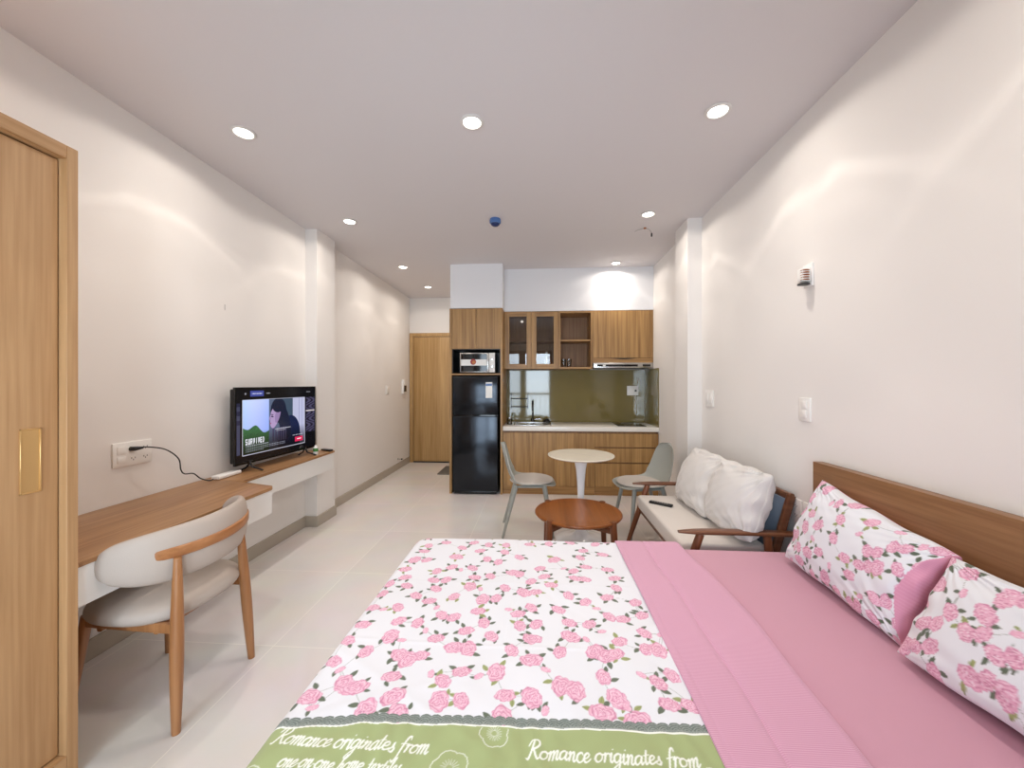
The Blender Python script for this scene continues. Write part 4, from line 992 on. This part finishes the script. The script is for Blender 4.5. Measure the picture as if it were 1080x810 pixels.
# ---- duvet
x_edge, y_far, y_near, r_, hang, ztop = -.658, 2.098, .285, .034, .20, .502
s_lo, s_hi = x_edge-(PI/2-1)*r_-hang, .44
t_lo, t_hi = y_near-(PI/2-1)*r_-hang, y_far+(PI/2-1)*r_+hang
def bend(a, lo, hi):
    """flat between lo and hi edges, then over a round edge and straight down: returns (pos, drop)"""
    pos, drop = a.copy(), np.zeros_like(a)
    if lo is not None:
        st = lo+r_; m_ = a < st; e = (st-a)[m_]; ang_ = np.clip(e/r_, 0, PI/2)
        pos[m_] = st-r_*np.sin(ang_); drop[m_] = r_*(1-np.cos(ang_))+np.clip(e-r_*PI/2, 0, None)
    if hi is not None:
        st = hi-r_; m_ = a > st; e = (a-st)[m_]; ang_ = np.clip(e/r_, 0, PI/2)
        pos[m_] = st+r_*np.sin(ang_); drop[m_] = r_*(1-np.cos(ang_))+np.clip(e-r_*PI/2, 0, None)
    return pos, drop
ss = np.concatenate([np.arange(s_lo, x_edge-.03, .006), np.arange(x_edge-.03, s_hi, .0023)])
tt = np.concatenate([np.arange(t_lo, .74, .008), np.arange(.74, 1.02, .0017), np.arange(1.02, 1.4, .0026), np.arange(1.4, 2.13, .0036), np.arange(2.13, t_hi, .008)])
S, TT = np.meshgrid(ss, tt)
col, near, seg, fs_, ft_ = rose_print(S, TT, FLW, 11)
lace_y = np.interp(fs_, [-.9, -.65, -.40, -.16, .17, .42], [.88, .912, .943, .955, .966, .967])
band = ft_ < lace_y-.012
GREEN, GRN2, LACE, LACE2, INK = [np.array(npl(c)) for c in ((160, 172, 120), (150, 162, 108), (104, 114, 108), (162, 170, 164), (236, 238, 230))]
gm = (.5+.5*np.sin(fs_*900)*np.sin(ft_*900))[:, None]*.35
col[band] = (GREEN*(1-gm)+GRN2*gm)[band]
line = np.abs(ft_-(lace_y-.0125)) < .0022; col[line] = INK
# scalloped lace with little arcs
ph = np.mod(fs_, .027)/.027-.5; hgt = lace_y-.010+.018+.008*np.sqrt(np.clip(1-4*ph*ph, 0, 1))
lm = (ft_ > lace_y-.010) & (ft_ < hgt); q = np.hypot(ph*.027, (ft_-(lace_y-.008)))
arcs = (np.sin(q*1100) > .25) | (np.abs(ft_-(lace_y-.007)) < .0016)
col[lm] = LACE; col[lm & arcs] = LACE2*.75
_I = [0]
for x0_, x1_, y_, h_, tx in ((-.622, -.250, .862, .0225, 'Romance originates from'), (-.022, .362, .872, .0225, 'Romance originates from'),
                             (-.575, -.298, .812, .019, 'one-on-one home textiles'), (.034, .318, .816, .019, 'one-on-one home textiles')):
    write_line(tx, x0_, x1_, y_, h_, seg, .0015 if 'R' in tx else .0013, INK)
def sketch(cx, cy, R):                                # white outline blossoms on the green band
    P_ = []
    for k in range(61):
        a = 2*PI*k/60; rr = R*(.86+.14*abs(math.sin(2.5*a))+.015*math.sin(23*a)); P_.append((cx+rr*math.cos(a), cy+rr*math.sin(a)))
    for a, b_ in zip(P_, P_[1:]):
        if (a[1]+b_[1])/2 < float(np.interp(a[0], [-.65, .42], [.93, .95])): seg(a, b_, .0007, INK, .9)
    for k in range(18):
        a = 2*PI*k/18; seg((cx+.2*R*math.cos(a), cy+.2*R*math.sin(a)), (cx+.5*R*math.cos(a+.06), cy+.5*R*math.sin(a+.06)), .0005, INK, .8)
for q in ((-.195, .835, .043), (-.105, .925, .036), (.385, .835, .036), (-.62, .76, .05), (.1, .7, .05), (-.35, .66, .045)): sketch(*q)
def duvet_fn(S_, T_):
    x, dx_ = bend(S_, x_edge, None); y, dy_ = bend(T_, y_near, y_far)
    z = ztop-np.maximum(dx_, dy_)
    R = .075                                            # rounded corners of the bed end
    a = np.clip(x_edge+R-x, 0, None)
    for sgn, yc in ((1, y_far-R), (-1, y_near+R)):
        b_ = np.clip((y-yc)*sgn, 0, None); q_ = np.maximum(np.hypot(a, b_), 1e-9); k_ = np.where((a > 0) & (b_ > 0), np.maximum(a, b_)/q_, 1)
        x = np.where((a > 0) & (b_ > 0), x_edge+R-a*k_, x); y = np.where((a > 0) & (b_ > 0), yc+sgn*b_*k_, y)
    flat = np.clip(1-np.maximum(dx_, dy_)/.02, 0, 1)
    wv = .0016*np.sin(7*x+4*y+1)+.0014*np.sin(13*y-5*x)+.0010*np.sin(23*x+3*np.sin(6*y))
    for (a, b_, c_, w_, h_) in ((0, 1, 1.235, .008, .0010), (0, 1, 1.62, .008, .0009), (1, 0, -.10, .008, .0009), (.96, .28, .48, .014, -.001), (.5, .86, .70, .016, .0014), (.75, .66, 1.05, .018, -.0010), (-.4, .92, 1.1, .016, .0010)):
        wv = wv+h_*np.exp(-((a*x+b_*y-c_)/w_)**2)
    nb = np.clip((1.0-y)/.1, 0, 1)                     # the band is puckered
    wv = wv+nb*(.0022*np.sin(75*x+30*y+3*np.sin(18*x))*np.sin(9*x+2)+.0014*np.sin(60*x-45*y))
    hem = np.maximum(dx_, dy_); x = x-np.where(dx_ > .02, .010*np.sin(14*y)*np.clip(dx_/.2, 0, 1), 0); y = y+np.where((dy_ > .02) & (T_ > 1), .006*np.sin(16*x)*np.clip(dy_/.2, 0, 1), 0)
    return x, y, z+wv*flat
D = thing('duvet', 'floral rose-print duvet with green lettered band spread over the lower bed', 'duvet', (0, 0, 0))
ov = painted_grid(ss, tt, duvet_fn, col.reshape(len(tt), len(ss), 3), 'cover', M['print'], D)
ov['label'] = 'white cotton with pink roses and a green band lettered in white'
# pink reverse side folded back over the top end
def fold_fn(K, T_):
    # closed outline: free edge at x=.41 lying on the print, round fold at x=.755
    prof = np.array([(.412, .0040), (.414, .0085), (.430, .0100), (.438, .0092), (.446, .0102), (.548, .0110), (.556, .0072), (.562, .0112), (.70, .0125), (.738, .0120), (.752, .0070), (.757, -.001), (.754, -.0085), (.742, -.0125), (.70, -.0130), (.62, -.0120), (.43, .0005), (.414, .0015), (.412, .0040)])
    k = K/ K.max()*(len(prof)-1); px_ = np.interp(k, range(len(prof)), prof[:, 0]); pz_ = np.interp(k, range(len(prof)), prof[:, 1])
    yy, dy_ = bend(T_, y_near-.004, y_far+.006)
    wob = .006*np.sin(5*yy+1)+.004*np.sin(13*yy); flat = np.clip(1-dy_/.02, 0, 1)
    x = px_+wob*np.clip((px_-.40)/.05, .25, 1)*.8+(.016*np.sin(4.6*yy+.6)+.004*np.sin(15*yy))*np.clip((px_-.60)/.15, 0, 1)
    z = ztop+pz_-dy_+.0012*np.sin(9*px_+6*yy)*flat
    y = yy+np.where(dy_ > .03, np.sign(T_-1)*pz_, 0)
    return x, y, z
fk = np.arange(0, 91).astype(float); ft = np.linspace(t_lo+.004, t_hi-.004, 240)
fo = painted_grid(fk, ft, fold_fn, np.ones((len(ft), len(fk), 3)), 'folded_back_section', M['pinkstripe'], D)
fo['label'] = 'pink pinstriped reverse side folded back'

# ---- pillows
PB = np.array(npl((214, 146, 172)))
def pillow_print(seed, hw, hh, open_end):
    rg = np.random.RandomState(seed); fl = []; k = 0
    while k < 3000:
        k += 1; x, y = rg.uniform(-hw, hw), rg.uniform(-hh, hh)
        if all((x-f_[0])**2+(y-f_[1])**2 > .066**2 for f_ in fl): fl.append((x, y, rg.choice([.028, .023, .023, .012])))
    for f_ in list(fl)[::4]: fl.append((f_[0]+.034, f_[1]+.016, .022))
    def fn(x, y, front):
        c_, *_ = rose_print(x, y, fl, seed+40); c_ = c_.reshape(x.shape+(3,))
        st = (.5+.5*np.sin(y*1400))[..., None]*.18
        if open_end: front = front & ~(x/hw > .985-.13*(1-np.abs(y/hh)**1.6))
        c_[~front] = (PB*(1-st)+PK3*st)[~front]
        return c_
    return fn
for i, (hw, hh, T_, cen, A, B, seed, lb) in enumerate((
    (.316, .205, .085, (1.272, 1.616, .686), (-.01, -1, -.04), (.42, -.10, 1), 21, 'rose-print pillow leaning on the headboard, the farther one with a pink open end'),
    (.330, .172, .080, (1.226, .955, .661), (.05, -1, .02), (.60, -.10, 1), 33, 'rose-print pillow leaning on the headboard, nearest the camera at the photo edge'))):
    o = soft('pillow', hw, hh, T_, cen, A, B, M['print'], n=190, seed=seed, wr=.0045, print_fn=pillow_print(seed, hw, hh, i == 0), pinch=.035, expo=.40, blunt=(i == 0), tap=(.15 if i == 0 else 0))
    o['label'] = lb; o['category'] = 'pillow'; o['group'] = 'rose-print pillows'
